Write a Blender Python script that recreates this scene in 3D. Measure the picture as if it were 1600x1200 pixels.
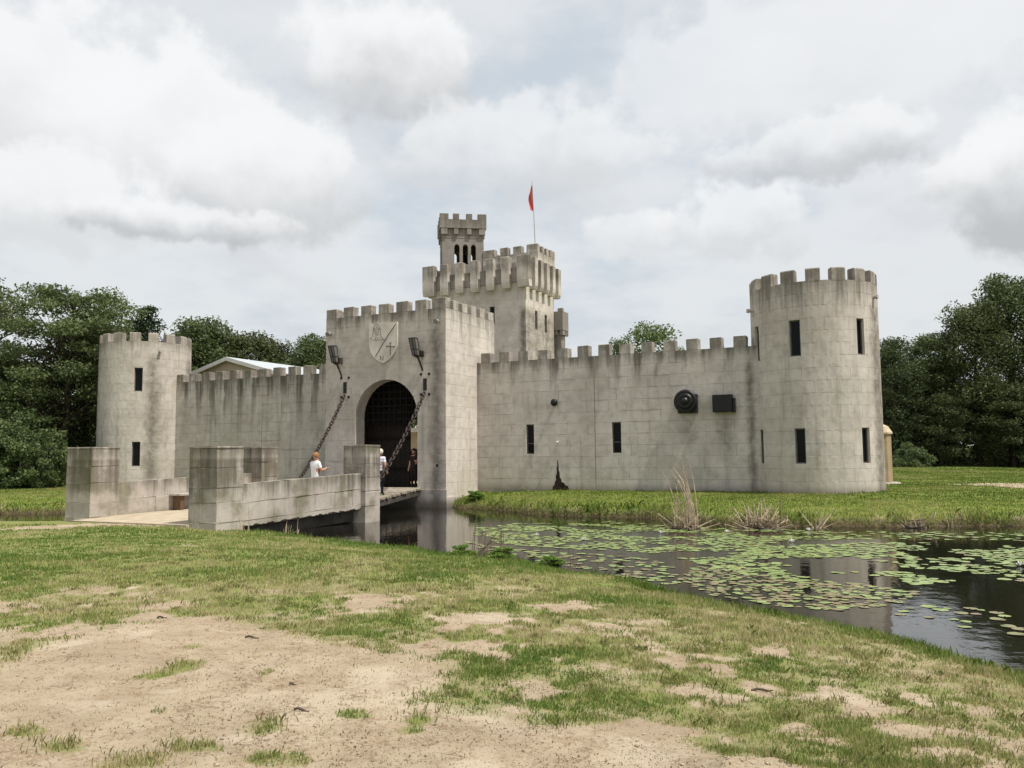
import bpy, bmesh, math, random
import numpy as np
from mathutils import Matrix, Vector

random.seed(7)
rng = np.random.default_rng(7)
SC = bpy.context.scene
COL = SC.collection
for o in list(bpy.data.objects):
    bpy.data.objects.remove(o)

# ------------------------------------------------------------------ survey units
# The place was measured in survey units (1 unit = 0.82 m); everything is scaled to metres at the end.
S = 0.82
F_PX, EYE, YAW = 1300.0, 2.6, math.radians(26)
PITCH = math.atan(109 / F_PX)
ROLL = math.radians(0.54)
fw = Vector((0, math.cos(PITCH), math.sin(PITCH)))
rt = Vector((1, 0, 0))
up = rt.cross(fw)
Rv = rt * math.cos(ROLL) - up * math.sin(ROLL)
Uv = rt * math.sin(ROLL) + up * math.cos(ROLL)

# ------------------------------------------------------------------ camera
cam = bpy.data.cameras.new('camera')
cam.sensor_width = 36
cam.lens = 36 * F_PX / 1600
cam.clip_end = 6000
cam.clip_start = 0.05
camo = bpy.data.objects.new('camera', cam)
COL.objects.link(camo)
camo.matrix_world = Matrix(((Rv.x, Uv.x, -fw.x, 0), (Rv.y, Uv.y, -fw.y, 0), (Rv.z, Uv.z, -fw.z, EYE * S), (0, 0, 0, 1)))
SC.camera = camo


def look(px, py):
    """direction of the sky seen at a photo pixel"""
    return (fw * F_PX + Rv * (px - 800) + Uv * (600 - py)).normalized()


# ------------------------------------------------------------------ node helpers
class NT:
    def __init__(self, tree):
        self.t = tree

    def n(self, kind, **kw):
        nd = self.t.nodes.new(kind)
        ins = kw.pop('ins', {})
        for k, v in kw.items():
            setattr(nd, k, v)
        for k, v in ins.items():
            self.put(nd.inputs[k], v)
        return nd

    def put(self, sock, v):
        if hasattr(v, 'is_output'):
            self.t.links.new(v, sock)
        elif isinstance(v, bpy.types.Node):
            self.t.links.new(v.outputs[0], sock)
        else:
            sock.default_value = v

    def m(self, op, a, b=0.0, c=0.0, clamp=False):
        nd = self.n('ShaderNodeMath', operation=op, use_clamp=clamp)
        for i, v in enumerate((a, b, c)):
            self.put(nd.inputs[i], v)
        return nd.outputs[0]

    def v(self, op, a, b=(0, 0, 0)):
        nd = self.n('ShaderNodeVectorMath', operation=op)
        self.put(nd.inputs[0], a)
        if op == 'SCALE':
            self.put(nd.inputs['Scale'], b)
        else:
            self.put(nd.inputs[1], b)
        return nd.outputs['Value'] if op in ('LENGTH', 'DOT_PRODUCT', 'DISTANCE') else nd.outputs[0]

    def mix(self, f, a, b, blend='MIX'):
        nd = self.n('ShaderNodeMix', data_type='RGBA', blend_type=blend)
        self.put(nd.inputs[0], f)
        for i, c in ((6, a), (7, b)):
            if isinstance(c, tuple) and len(c) == 3:
                c = c + (1.0,)
            self.put(nd.inputs[i], c)
        return nd.outputs[2]

    def noise(self, vec, scale, detail=4, rough=0.55, dist=0.0):
        nd = self.n('ShaderNodeTexNoise')
        self.put(nd.inputs['Vector'], vec)
        self.put(nd.inputs['Scale'], scale)
        self.put(nd.inputs['Detail'], detail)
        self.put(nd.inputs['Roughness'], rough)
        self.put(nd.inputs['Distortion'], dist)
        return nd.outputs[0]

    def ss(self, x, lo, hi, a=0.0, b=1.0):
        nd = self.n('ShaderNodeMapRange', interpolation_type='SMOOTHSTEP')
        for i, q in enumerate((x, lo, hi, a, b)):
            self.put(nd.inputs[i], q)
        return nd.outputs[0]


# ------------------------------------------------------------------ sun and sky
SUN_EL = math.radians(63)
# horizontal direction towards the sun: along the castle front, a little to its outer side
_b = -YAW - math.radians(5)
sun_h = Vector((math.cos(_b), math.sin(_b), 0))
sun_dir = sun_h * math.cos(SUN_EL) + Vector((0, 0, math.sin(SUN_EL)))
sl = bpy.data.lights.new('sun', 'SUN')
sl.energy = 4.7
sl.angle = math.radians(1.6)
sl.color = (1.0, 0.95, 0.86)
so = bpy.data.objects.new('sun', sl)
COL.objects.link(so)
so.rotation_euler = (-sun_dir).to_track_quat('-Z', 'Y').to_euler()

world = bpy.data.worlds.new('World')
SC.world = world
world.use_nodes = True
wt = world.node_tree
wt.nodes.clear()
w = NT(wt)
sky = w.n('ShaderNodeTexSky', sky_type='NISHITA')
sky.sun_disc = False
sky.sun_elevation = SUN_EL
sky.sun_rotation = math.atan2(sun_h.x, sun_h.y)
sky.air_density = 1.2
sky.dust_density = 2.5
tc = w.n('ShaderNodeTexCoord')
dirv = w.v('NORMALIZE', tc.outputs['Generated'])
sx = w.n('ShaderNodeSeparateXYZ', ins={0: dirv})
dz = sx.outputs[2]
# flat cloud deck coordinates
den = w.m('ADD', w.m('MAXIMUM', dz, 0.0), 0.22)
deck = w.n('ShaderNodeCombineXYZ', ins={0: w.m('DIVIDE', sx.outputs[0], den), 1: w.m('DIVIDE', sx.outputs[1], den), 2: 0.3})
n_big = w.noise(deck, 1.5, 6, 0.60)
n_det = w.noise(dirv, 8.0, 5, 0.62)
veil = w.ss(n_big, 0.34, 0.56)
col = w.mix(veil, (0.58, 0.64, 0.70), (0.76, 0.78, 0.795))
shade = w.ss(w.noise(deck, 2.6, 4, 0.55), 0.50, 0.72)
col = w.mix(w.m('MULTIPLY', shade, 0.40), col, (0.585, 0.60, 0.615))
low = w.ss(dz, 0.02, 0.30, 1.0, 0.0)
col = w.mix(w.m('MULTIPLY', low, 0.40), col, (0.70, 0.725, 0.74))
# cumulus: soft bodies pushed about by noise, bright crowns and greyer bellies
def wobble(scale, det):
    nd = w.n('ShaderNodeTexNoise', ins={'Vector': dirv, 'Scale': scale, 'Detail': det, 'Roughness': 0.62})
    c_ = w.n('ShaderNodeSeparateColor', ins={0: nd.outputs['Color']})
    return [w.m('SUBTRACT', c_.outputs[k], 0.5) for k in range(2)]


W_BIG, W_SMALL = wobble(6.5, 3.0), wobble(15.0, 3.0)
n_puff = w.noise(dirv, 17.0, 6, 0.60)
CLOUDS = [  # px, py, half width, half height, belly, strength
    (60, 140, 210, 150, 0.5, 0.95), (250, 205, 170, 120, 0.55, 0.95), (395, 285, 170, 100, 1.05, 0.9), (80, 320, 190, 80, 0.7, 0.8),
    (605, 110, 150, 105, 1.15, 0.97), (1150, 350, 120, 60, 0.8, 0.7), (985, 368, 75, 45, 0.5, 0.55), (1600, 290, 130, 100, 1.7, 0.9),
    (800, 235, 230, 70, 0.8, 0.6), (1300, 90, 380, 110, 0.2, 0.55), (1330, 225, 170, 48, 1.5, 0.6), (255, 345, 190, 34, 1.75, 0.75),
]
for (px, py, rw_, rh_, belly, stg) in CLOUDS:
    c = look(px, py)
    hx = Vector((c.y, -c.x, 0)).normalized()
    wb = W_BIG if rh_ > 90 else W_SMALL
    du = w.m('MULTIPLY_ADD', w.m('SUBTRACT', w.v('DOT_PRODUCT', dirv, tuple(hx)), c.dot(hx)), 1300 / rw_, w.m('MULTIPLY', wb[0], 1.25))
    dv = w.m('MULTIPLY_ADD', w.m('SUBTRACT', dz, c.z), 1300 / rh_, w.m('MULTIPLY', wb[1], 1.5))
    rr = w.m('SQRT', w.m('ADD', w.m('MULTIPLY', du, du), w.m('MULTIPLY', dv, dv)))
    rr = w.m('MULTIPLY_ADD', w.m('SUBTRACT', n_puff, 0.5), 1.1 if rh_ > 60 else 1.5, rr)
    front = w.m('GREATER_THAN', w.v('DOT_PRODUCT', dirv, tuple(c)), 0.0)
    body = w.m('MULTIPLY', w.ss(rr, 1.04, 0.66), front)
    t = w.m('ADD', dv, w.m('MULTIPLY', w.m('SUBTRACT', n_det, 0.5), 1.4))
    bel = w.m('MULTIPLY', w.ss(t, 0.50, -0.70), min(1.0, 0.72 * belly))
    cc = w.mix(bel, (0.93, 0.93, 0.925), (0.49, 0.50, 0.505))
    col = w.mix(w.m('MULTIPLY', body, stg), col, cc)
bg1 = w.n('ShaderNodeBackground', ins={0: sky.outputs[0], 1: 0.10})
bg2 = w.n('ShaderNodeBackground', ins={0: col, 1: 1.0})
cover = w.n('ShaderNodeMixShader', ins={0: 0.90, 1: bg1.outputs[0], 2: bg2.outputs[0]})
out = w.n('ShaderNodeOutputWorld', ins={0: cover.outputs[0]})

world.cycles.sampling_method = 'MANUAL'
world.cycles.sample_map_resolution = 128
vs = SC.view_settings
vs.view_transform = 'Standard'
vs.look = 'None'
vs.exposure = 0.12
vs.gamma = 1.0
vs.use_curve_mapping = False
SC.cycles.max_bounces = 5
SC.cycles.diffuse_bounces = 2
SC.cycles.glossy_bounces = 2
SC.cycles.transparent_max_bounces = 8
SC.cycles.use_denoising = True

# ------------------------------------------------------------------ frames
GX, GY = -3.29, 41.22                 # gatehouse front corner at the waterline
CA, SA = math.cos(YAW), math.sin(YAW)


def W(u, v, z=0.0):
    return Vector((GX + CA * u + SA * v, GY - SA * u + CA * v, z))


def to_uv(x, y):
    dx, dy = x - GX, y - GY
    return dx * CA - dy * SA, dx * SA + dy * CA


BASE = {}


def tag(o, label=None, cat=None, group=None, kind=None):
    if label:
        o['label'] = label
    if cat:
        o['category'] = cat
    if group:
        o['group'] = group
    if kind:
        o['kind'] = kind
    return o


def thing(name, label, cat, base, frame='castle', group=None):
    """an Empty at the thing's base; base is (u, v, z) in the castle frame or (x, y, z)"""
    o = bpy.data.objects.new(name, None)
    o.empty_display_size = 0.3
    COL.objects.link(o)
    if frame == 'castle':
        o.location = W(*base)
        o.rotation_euler = (0, 0, -YAW)
    else:
        o.location = base
    BASE[o.name] = Vector(base)
    return tag(o, label, cat, group)


def mesh_of(name, verts, faces, mats, mi=None, smooth=False):
    me = bpy.data.meshes.new(name)
    me.from_pydata([tuple(p) for p in verts], [], faces)
    for m_ in (mats if isinstance(mats, (list, tuple)) else [mats]):
        me.materials.append(m_)
    if mi:
        me.polygons.foreach_set('material_index', mi)
    if smooth:
        me.polygons.foreach_set('use_smooth', [True] * len(me.polygons))
    return me


def link(name, me, parent=None, loc=(0, 0, 0), rz=0.0):
    o = bpy.data.objects.new(name, me)
    COL.objects.link(o)
    if parent is not None:
        o.parent = parent
    o.location = loc
    if rz:
        o.rotation_euler = (0, 0, rz)
    return o


class MB:
    """collects faces; coordinates are absolute in the frame of the root the mesh is built under"""

    def __init__(self):
        self.V, self.F, self.M = [], [], []

    def poly(self, pts, m=0):
        i = len(self.V)
        self.V += [Vector(p) for p in pts]
        self.F.append(tuple(range(i, i + len(pts))))
        self.M.append(m)

    def add(self, V, Fs, m=0):
        i = len(self.V)
        self.V += [Vector(p) for p in V]
        self.F += [tuple(i + k for k in f) for f in Fs]
        self.M += [m] * len(Fs)

    def box(self, x0, x1, y0, y1, z0, z1, m=0):
        self.add([(x0, y0, z0), (x1, y0, z0), (x1, y1, z0), (x0, y1, z0), (x0, y0, z1), (x1, y0, z1), (x1, y1, z1), (x0, y1, z1)],
                 [(0, 3, 2, 1), (4, 5, 6, 7), (0, 1, 5, 4), (1, 2, 6, 5), (2, 3, 7, 6), (3, 0, 4, 7)], m)

    def prism(self, pts2, y0, y1, m=0):
        """polygon in (x, z) extruded along y"""
        n = len(pts2)
        V = [(p[0], y0, p[1]) for p in pts2] + [(p[0], y1, p[1]) for p in pts2]
        Fs = [tuple(range(n)), tuple(range(2 * n - 1, n - 1, -1))]
        for i in range(n):
            j = (i + 1) % n
            Fs.append((j, i, n + i, n + j))
        self.add(V, Fs, m)

    def tube(self, pts, radii, n=6, m=0, cap=True):
        pts = [Vector(p) for p in pts]
        rings = []
        for i, p in enumerate(pts):
            d = (pts[min(i + 1, len(pts) - 1)] - pts[max(i - 1, 0)])
            d = d.normalized() if d.length > 1e-9 else Vector((0, 0, 1))
            a = d.orthogonal() if i == 0 else (prev - d * prev.dot(d))
            a = a.normalized() if a.length > 1e-6 else d.orthogonal().normalized()
            prev = a
            b = d.cross(a)
            r = radii[i] if isinstance(radii, (list, tuple)) else radii
            rings.append([p + (a * math.cos(t) + b * math.sin(t)) * r for t in [2 * math.pi * k / n for k in range(n)]])
        V = [q for r_ in rings for q in r_]
        Fs = []
        for i in range(len(pts) - 1):
            for k in range(n):
                k2 = (k + 1) % n
                Fs.append((i * n + k, i * n + k2, (i + 1) * n + k2, (i + 1) * n + k))
        if cap:
            Fs.append(tuple(range(n - 1, -1, -1)))
            Fs.append(tuple((len(pts) - 1) * n + k for k in range(n)))
        self.add(V, Fs, m)

    def lathe(self, prof, origin, axis='z', n=20, m=0):
        """profile [(r, h)] turned about an axis through origin; axis 'y-' points towards -y"""
        o = Vector(origin)
        V, Fs = [], []
        for r, h in prof:
            for k in range(n):
                t = 2 * math.pi * k / n
                c, s_ = r * math.cos(t), r * math.sin(t)
                if axis == 'z':
                    V.append(o + Vector((c, s_, h)))
                else:
                    V.append(o + Vector((c, -h, s_)))
        for i in range(len(prof) - 1):
            for k in range(n):
                k2 = (k + 1) % n
                f = (i * n + k, i * n + k2, (i + 1) * n + k2, (i + 1) * n + k)
                Fs.append(f if axis == 'z' else f)
        Fs.append(tuple(range(n - 1, -1, -1)))
        Fs.append(tuple((len(prof) - 1) * n + k for k in range(n)))
        self.add(V, Fs, m)

    def build(self, name, mats, parent=None, smooth=False, root=None, local=False):
        """root: the thing whose frame the coordinates are in (default: the parent)"""
        r = root or parent
        b = BASE[r.name] if (r is not None and not local) else Vector((0, 0, 0))
        V = [p - b for p in self.V]
        me = mesh_of(name, V, self.F, mats, self.M, smooth)
        bm = bmesh.new()
        bm.from_mesh(me)
        bmesh.ops.recalc_face_normals(bm, faces=bm.faces)
        bm.to_mesh(me)
        bm.free()
        o = link(name, me, parent)
        BASE[o.name] = b
        return o


# ------------------------------------------------------------------ materials
MAT = {}


def new_mat(name):
    m_ = bpy.data.materials.new(name)
    m_.use_nodes = True
    m_.node_tree.nodes.clear()
    return m_, NT(m_.node_tree)


def finish(m_, nt, base, rough=0.8, bump=None, bump_d=0.02, spec=0.3, metal=0.0, extra=None):
    p = nt.n('ShaderNodeBsdfPrincipled')
    nt.put(p.inputs['Base Color'], base if not (isinstance(base, tuple) and len(base) == 3) else base + (1.0,))
    nt.put(p.inputs['Roughness'], rough)
    nt.put(p.inputs['Specular IOR Level'], spec)
    nt.put(p.inputs['Metallic'], metal)
    if bump is not None:
        b = nt.n('ShaderNodeBump', ins={'Height': bump, 'Distance': bump_d, 'Strength': 1.0})
        nt.put(p.inputs['Normal'], b.outputs[0])
    sh = p.outputs[0]
    if extra is not None:
        sh = extra(p)
    nt.n('ShaderNodeOutputMaterial', ins={0: sh})
    return m_


def castle_coords(nt):
    g = nt.n('ShaderNodeNewGeometry')
    q = nt.v('SUBTRACT', nt.v('SCALE', g.outputs['Position'], 1 / S), (GX, GY, 0))
    r = nt.n('ShaderNodeVectorRotate', rotation_type='Z_AXIS', ins={'Vector': q, 'Angle': YAW})
    return r.outputs[0]


def concrete(name, tops=(), tone=1.0, stain=1.0, warm=0.0, drip=2.0, columns=(), moss=0.0, low=None, gaps=(), lowk=0.75):
    """weathered cast stone: mottling, rain streaks hanging from the battlements, a few long columns of grime and painted-in shade"""
    m_, nt = new_mat(name)
    P = castle_coords(nt)
    sp = nt.n('ShaderNodeSeparateXYZ', ins={0: P})
    z = sp.outputs[2]
    blot = nt.noise(P, 0.55, 8, 0.62, 0.3)
    mott = nt.noise(P, 2.7, 8, 0.68)
    fine = nt.noise(P, 26.0, 4, 0.6)
    sv = nt.v('MULTIPLY', P, (2.0, 2.0, 0.16))
    streak = nt.noise(sv, 1.0, 6, 0.6, 0.15)
    sv2 = nt.v('MULTIPLY', P, (5.5, 5.5, 0.3))
    streak2 = nt.noise(sv2, 1.0, 4, 0.6)
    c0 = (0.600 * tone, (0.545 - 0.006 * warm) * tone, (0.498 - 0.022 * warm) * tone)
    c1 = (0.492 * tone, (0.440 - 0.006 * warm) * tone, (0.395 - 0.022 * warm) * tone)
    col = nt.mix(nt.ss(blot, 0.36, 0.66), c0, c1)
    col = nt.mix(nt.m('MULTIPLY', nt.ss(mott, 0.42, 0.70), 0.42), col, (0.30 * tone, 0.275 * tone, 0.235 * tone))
    oi = nt.n('ShaderNodeObjectInfo')
    rnd = nt.m('ADD', 0.97, nt.m('MULTIPLY', oi.outputs['Random'], 0.06))
    col = nt.mix(1.0, col, nt.n('ShaderNodeCombineColor', ins={0: rnd, 1: rnd, 2: rnd}).outputs[0], 'MULTIPLY')
    # general vertical streaking
    col = nt.mix(nt.m('MULTIPLY', nt.ss(streak, 0.52, 0.74), 0.42 * stain), col, (0.165, 0.150, 0.125))
    col = nt.mix(nt.m('MULTIPLY', nt.ss(streak2, 0.55, 0.75), 0.22 * stain), col, (0.20, 0.165, 0.125))
    # grime washed down from each battlement level
    for tz in tops:
        reach = nt.ss(z, tz - drip, tz + 0.1)
        up_cut = nt.ss(z, tz + 0.75, tz + 0.6)
        k = nt.m('MULTIPLY', nt.ss(nt.m('ADD', nt.m('MULTIPLY', streak2, 0.5), nt.m('MULTIPLY', streak, 0.5)), nt.m('SUBTRACT', 0.70, nt.m('MULTIPLY', reach, 0.40)), 0.72), reach)
        k = nt.m('MULTIPLY', nt.m('MULTIPLY', k, up_cut), 0.88 * stain, clamp=True)
        col = nt.mix(k, col, (0.088, 0.080, 0.068))
    for tz in tops:      # lichen and soot on the exposed tops
        k = nt.m('MULTIPLY', nt.m('MULTIPLY', nt.ss(z, tz - 0.55, tz + 0.15), nt.ss(z, tz + 0.75, tz + 0.6)), nt.ss(nt.noise(P, 1.7, 6, 0.65), 0.36, 0.60))
        col = nt.mix(nt.m('MULTIPLY', k, 0.62 * min(1.0, stain)), col, (0.150, 0.128, 0.100))
    # water off the crenel gaps: (axis, first gap start, pitch, gap width, level, reach)
    for (ax, g0, pitch, gw, lz, rch) in gaps:
        ph = nt.m('FLOORED_MODULO', nt.m('SUBTRACT', nt.m('ADD', sp.outputs[ax], nt.m('MULTIPLY', nt.m('SUBTRACT', nt.noise(P, 1.1, 3), 0.5), 0.5)), g0), pitch)
        k = nt.m('MULTIPLY', nt.ss(ph, 0.0, 0.14), nt.ss(ph, gw + 0.12, gw - 0.08))
        per = nt.noise(nt.v('MULTIPLY', P, (0.75, 0.75, 0.0)), 1.0, 2)
        fall = nt.ss(nt.m('SUBTRACT', lz, z), nt.m('MULTIPLY', nt.ss(per, 0.3, 0.7, 0.35, 1.6), rch), 0.0)
        k = nt.m('MULTIPLY', nt.m('MULTIPLY', k, fall), nt.m('MULTIPLY', nt.ss(z, lz + 0.08, lz + 0.02), nt.ss(streak2, 0.30, 0.62, 0.35, 1.0)))
        col = nt.mix(nt.m('MULTIPLY', k, 0.90 * stain, clamp=True), col, (0.098, 0.086, 0.070))
    # long dark columns at known places, dirt with some painted-in shade: (axis, centre, width, top z, colour strength)
    for (ax, cc, wd, ztop, st, *rest) in columns:
        zbot = rest[0] if rest else -2.0
        dx = nt.m('ABSOLUTE', nt.m('SUBTRACT', nt.m('ADD', sp.outputs[ax], nt.m('MULTIPLY', nt.m('SUBTRACT', nt.noise(P, 1.3, 3), 0.5), wd * 1.2)), cc))
        k = nt.m('MULTIPLY', nt.ss(dx, wd * 1.2, 0.0), nt.m('MULTIPLY', nt.ss(z, ztop, ztop - 0.7), nt.ss(z, zbot, zbot + 1.5)))
        k = nt.m('MULTIPLY', k, nt.ss(mott, 0.25, 0.65, 0.5, 1.0))
        col = nt.mix(nt.m('MULTIPLY', k, st, clamp=True), col, (0.115, 0.097, 0.080))
    if moss:
        col = nt.mix(nt.m('MULTIPLY', nt.ss(nt.noise(P, 1.1, 6), 0.5, 0.7), moss), col, (0.13, 0.125, 0.065))
    if low is not None:      # tide mark of the moat
        col = nt.mix(nt.m('MULTIPLY', nt.ss(nt.m('ADD', z, nt.m('MULTIPLY', mott, 0.5)), low + 0.45, low), lowk), col, (0.10, 0.085, 0.062))
    h_ = nt.m('ADD', nt.m('MULTIPLY', mott, 0.6), nt.m('MULTIPLY', fine, 0.35))
    finish(m_, nt, col, 0.92, h_, 0.026, 0.15)
    MAT[name] = m_
    return m_


def simple(name, c, rough=0.6, spec=0.4, metal=0.0, var=0.25, scale=8.0, bump=0.01):
    m_, nt = new_mat(name)
    g = nt.n('ShaderNodeNewGeometry')
    n_ = nt.noise(g.outputs['Position'], scale, 6, 0.6)
    d = tuple(max(0.0, q * (1 - var)) for q in c)
    l = tuple(min(1.0, q * (1 + var)) for q in c)
    col = nt.mix(nt.ss(n_, 0.3, 0.7), d, l)
    finish(m_, nt, col, rough, n_, bump, spec, metal)
    MAT[name] = m_
    return m_


concrete('stone_wall_east', low=1.0, lowk=0.5, tops=(7.42,), drip=1.5, stain=0.9, gaps=((0, 0.82, 1.105, 0.5, 7.42, 1.5),), columns=((0, 14.2, 0.28, 7.3, 0.75), (0, 13.0, 0.6, 4.5, 0.6, 1.8), (0, 11.3, 0.6, 4.6, 0.45, 2.2)))  # under the vents, shadow and stain painted in; dark band at the tower end
concrete('stone_wall_west', low=1.0, lowk=0.5, tops=(7.42,), tone=0.88, drip=2.4, stain=1.1, gaps=((0, -21.64, 1.165, 0.56, 7.42, 3.2),), columns=((0, -22.4, 0.16, 7.0, 0.8),))
concrete('stone_gate', tops=(9.95,), gaps=((0, -6.76, 1.127, 0.43, 9.94, 1.2),), tone=0.95, drip=1.7, stain=0.9, warm=0.4, columns=((0, -0.55, 0.5, 9.2, 0.8),), low=0.35)
concrete('stone_gate_flank', tops=(9.95,), gaps=((1, 1.30, 0.96, 0.4, 9.94, 2.2),), tone=1.10, drip=1.9, stain=0.5, warm=0.3)  # same stone as the gate front, painted lighter for the sunlit flank
concrete('stone_tower_east', low=1.0, lowk=0.5, tops=(9.95,), tone=1.0, drip=2.9, stain=0.95, warm=0.5, columns=((0, 19.5, 0.22, 9.2, 0.8),))
concrete('stone_tower_west', low=1.0, lowk=0.5, tops=(9.95,), tone=0.98, drip=1.7, stain=0.75, warm=0.5, columns=((0, -22.6, 0.34, 9.4, 0.75),))
concrete('stone_keep', tops=(14.76, 16.0), tone=1.08, drip=1.4, stain=0.85, warm=0.5, columns=((0, -1.55, 0.38, 12.3, 0.9, 5.0), (0, -8.2, 0.3, 13.4, 0.9)))  # dark column at the west edge paints in the keep's shadow side
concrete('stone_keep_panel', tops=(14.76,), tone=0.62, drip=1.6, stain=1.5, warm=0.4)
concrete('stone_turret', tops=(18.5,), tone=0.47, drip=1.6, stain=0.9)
concrete('stone_bridge', tops=(2.9, 1.85), tone=0.80, drip=1.5, stain=1.3, warm=0.8, moss=0.62)
concrete('stone_shield', tone=1.22, stain=0.25)
simple('joint_core', (0.26, 0.23, 0.195), 0.95, 0.1)
simple('dark_void', (0.012, 0.011, 0.010), 0.9, 0.1)
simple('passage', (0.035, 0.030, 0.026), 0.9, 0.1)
simple('window_bronze', (0.085, 0.078, 0.070), 0.5, 0.4)
simple('iron', (0.010, 0.009, 0.008), 0.8, 0.1, 0.0)
simple('rusty_iron', (0.055, 0.042, 0.035), 0.8, 0.3, 0.3, 0.4, 14)
simple('black_paint', (0.008, 0.008, 0.008), 0.42, 0.35, 0, 0.2, 5)
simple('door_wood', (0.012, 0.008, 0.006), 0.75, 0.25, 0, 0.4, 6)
simple('plank_wood', (0.30, 0.26, 0.205), 0.85, 0.2, 0, 0.32, 5)
simple('beam_dark', (0.07, 0.063, 0.055), 0.9, 0.1, 0, 0.3, 3)
simple('deck_sand', (0.40, 0.335, 0.245), 0.95, 0.1, 0, 0.14, 2.5)
simple('plaster_cream', (0.56, 0.47, 0.34), 0.9, 0.15, 0, 0.06, 2)
simple('white_trim', (0.72, 0.70, 0.64), 0.7, 0.3, 0, 0.05, 2)
simple('metal_roof', (0.50, 0.54, 0.56), 0.45, 0.5, 0.3, 0.06, 2)
simple('tan_board', (0.33, 0.25, 0.155), 0.85, 0.2, 0, 0.1, 3)
simple('bench_brown', (0.15, 0.09, 0.055), 0.85, 0.2, 0, 0.2, 6)
simple('tan_roof', (0.47, 0.39, 0.27), 0.85, 0.2, 0, 0.1, 4)
simple('lamp_glass', (0.13, 0.13, 0.125), 0.35, 0.3, 0, 0.1, 3)
simple('engraved', (0.10, 0.095, 0.085), 0.9, 0.1)
simple('soot', (0.035, 0.025, 0.020), 0.9, 0.1, 0, 0.5, 6)
simple('flag_red', (0.62, 0.11, 0.10), 0.8, 0.15, 0, 0.1, 3)
simple('pole_metal', (0.42, 0.42, 0.41), 0.5, 0.5, 0.4, 0.05, 3)
simple('bark', (0.085, 0.066, 0.05), 0.95, 0.1, 0, 0.4, 5, 0.03)
simple('bark_pale', (0.16, 0.145, 0.12), 0.95, 0.1, 0, 0.35, 5, 0.03)
simple('straw', (0.45, 0.36, 0.255), 0.85, 0.2, 0, 0.3, 9)
simple('dead_stem', (0.16, 0.12, 0.085), 0.9, 0.15, 0, 0.35, 9)
simple('wet_mud', (0.045, 0.034, 0.024), 0.6, 0.3, 0, 0.4, 5)
simple('petal', (0.82, 0.82, 0.78), 0.6, 0.3, 0, 0.03, 5)
simple('skin', (0.44, 0.25, 0.17), 0.55, 0.3, 0, 0.05, 12)
simple('hair_ginger', (0.27, 0.135, 0.05), 0.6, 0.3, 0, 0.3, 60)
simple('hair_white', (0.62, 0.58, 0.50), 0.6, 0.3, 0, 0.15, 60)
simple('hair_dark', (0.015, 0.011, 0.009), 0.6, 0.3, 0, 0.2, 60)
simple('shirt_white', (0.76, 0.76, 0.78), 0.85, 0.15, 0, 0.04, 10)
simple('shirt_dark', (0.028, 0.018, 0.018), 0.85, 0.15, 0, 0.1, 10)
simple('trousers_navy', (0.016, 0.018, 0.032), 0.85, 0.15, 0, 0.1, 10)
simple('shorts_grey', (0.11, 0.11, 0.12), 0.85, 0.15, 0, 0.1, 10)
simple('shoe', (0.05, 0.04, 0.035), 0.7, 0.3)
simple('pebble', (0.36, 0.29, 0.21), 0.9, 0.2, 0, 0.4, 30)
simple('vine_red', (0.10, 0.05, 0.02), 0.9, 0.1)

# striped shirt
m_, nt = new_mat('shirt_striped')
g = nt.n('ShaderNodeNewGeometry')
sz_ = nt.n('ShaderNodeSeparateXYZ', ins={0: g.outputs['Position']})
st = nt.m('GREATER_THAN', nt.m('FRACT', nt.m('MULTIPLY', sz_.outputs[2], 9.5)), 0.62)
finish(m_, nt, nt.mix(st, (0.74, 0.72, 0.76), (0.33, 0.28, 0.42)), 0.85)
MAT['shirt_striped'] = m_

# glass panes
m_, nt = new_mat('pane_glass')
finish(m_, nt, (0.006, 0.006, 0.007), 0.10, spec=0.12)
MAT['pane_glass'] = m_


def leafy(name, cols, trans=0.3, rough=0.55):
    """cols: dark, mid, light; per-leaf 'tint' picks among them"""
    m_, nt = new_mat(name)
    at = nt.n('ShaderNodeAttribute', attribute_name='tint')
    r = nt.n('ShaderNodeValToRGB')
    el = r.color_ramp.elements
    el[0].position, el[1].position = 0.0, 1.0
    el[0].color, el[1].color = cols[0] + (1,), cols[-1] + (1,)
    for i in range(1, len(cols) - 1):
        e = el.new(i / (len(cols) - 1))
        e.color = cols[i] + (1,)
    nt.put(r.inputs[0], at.outputs['Fac'])
    oi = nt.n('ShaderNodeObjectInfo')
    hs = nt.n('ShaderNodeHueSaturation', ins={'Hue': nt.m('ADD', 0.485, nt.m('MULTIPLY', oi.outputs['Random'], 0.03)), 'Saturation': 1.0,
                                             'Value': nt.m('ADD', 0.82, nt.m('MULTIPLY', oi.outputs['Random'], 0.36)), 'Color': r.outputs[0]})

    def ex(p):
        tr = nt.n('ShaderNodeBsdfTranslucent', ins={0: hs.outputs[0]})
        return nt.n('ShaderNodeMixShader', ins={0: trans, 1: p.outputs[0], 2: tr.outputs[0]}).outputs[0]
    finish(m_, nt, hs.outputs[0], rough, spec=0.25, extra=ex)
    MAT[name] = m_
    return m_


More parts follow.
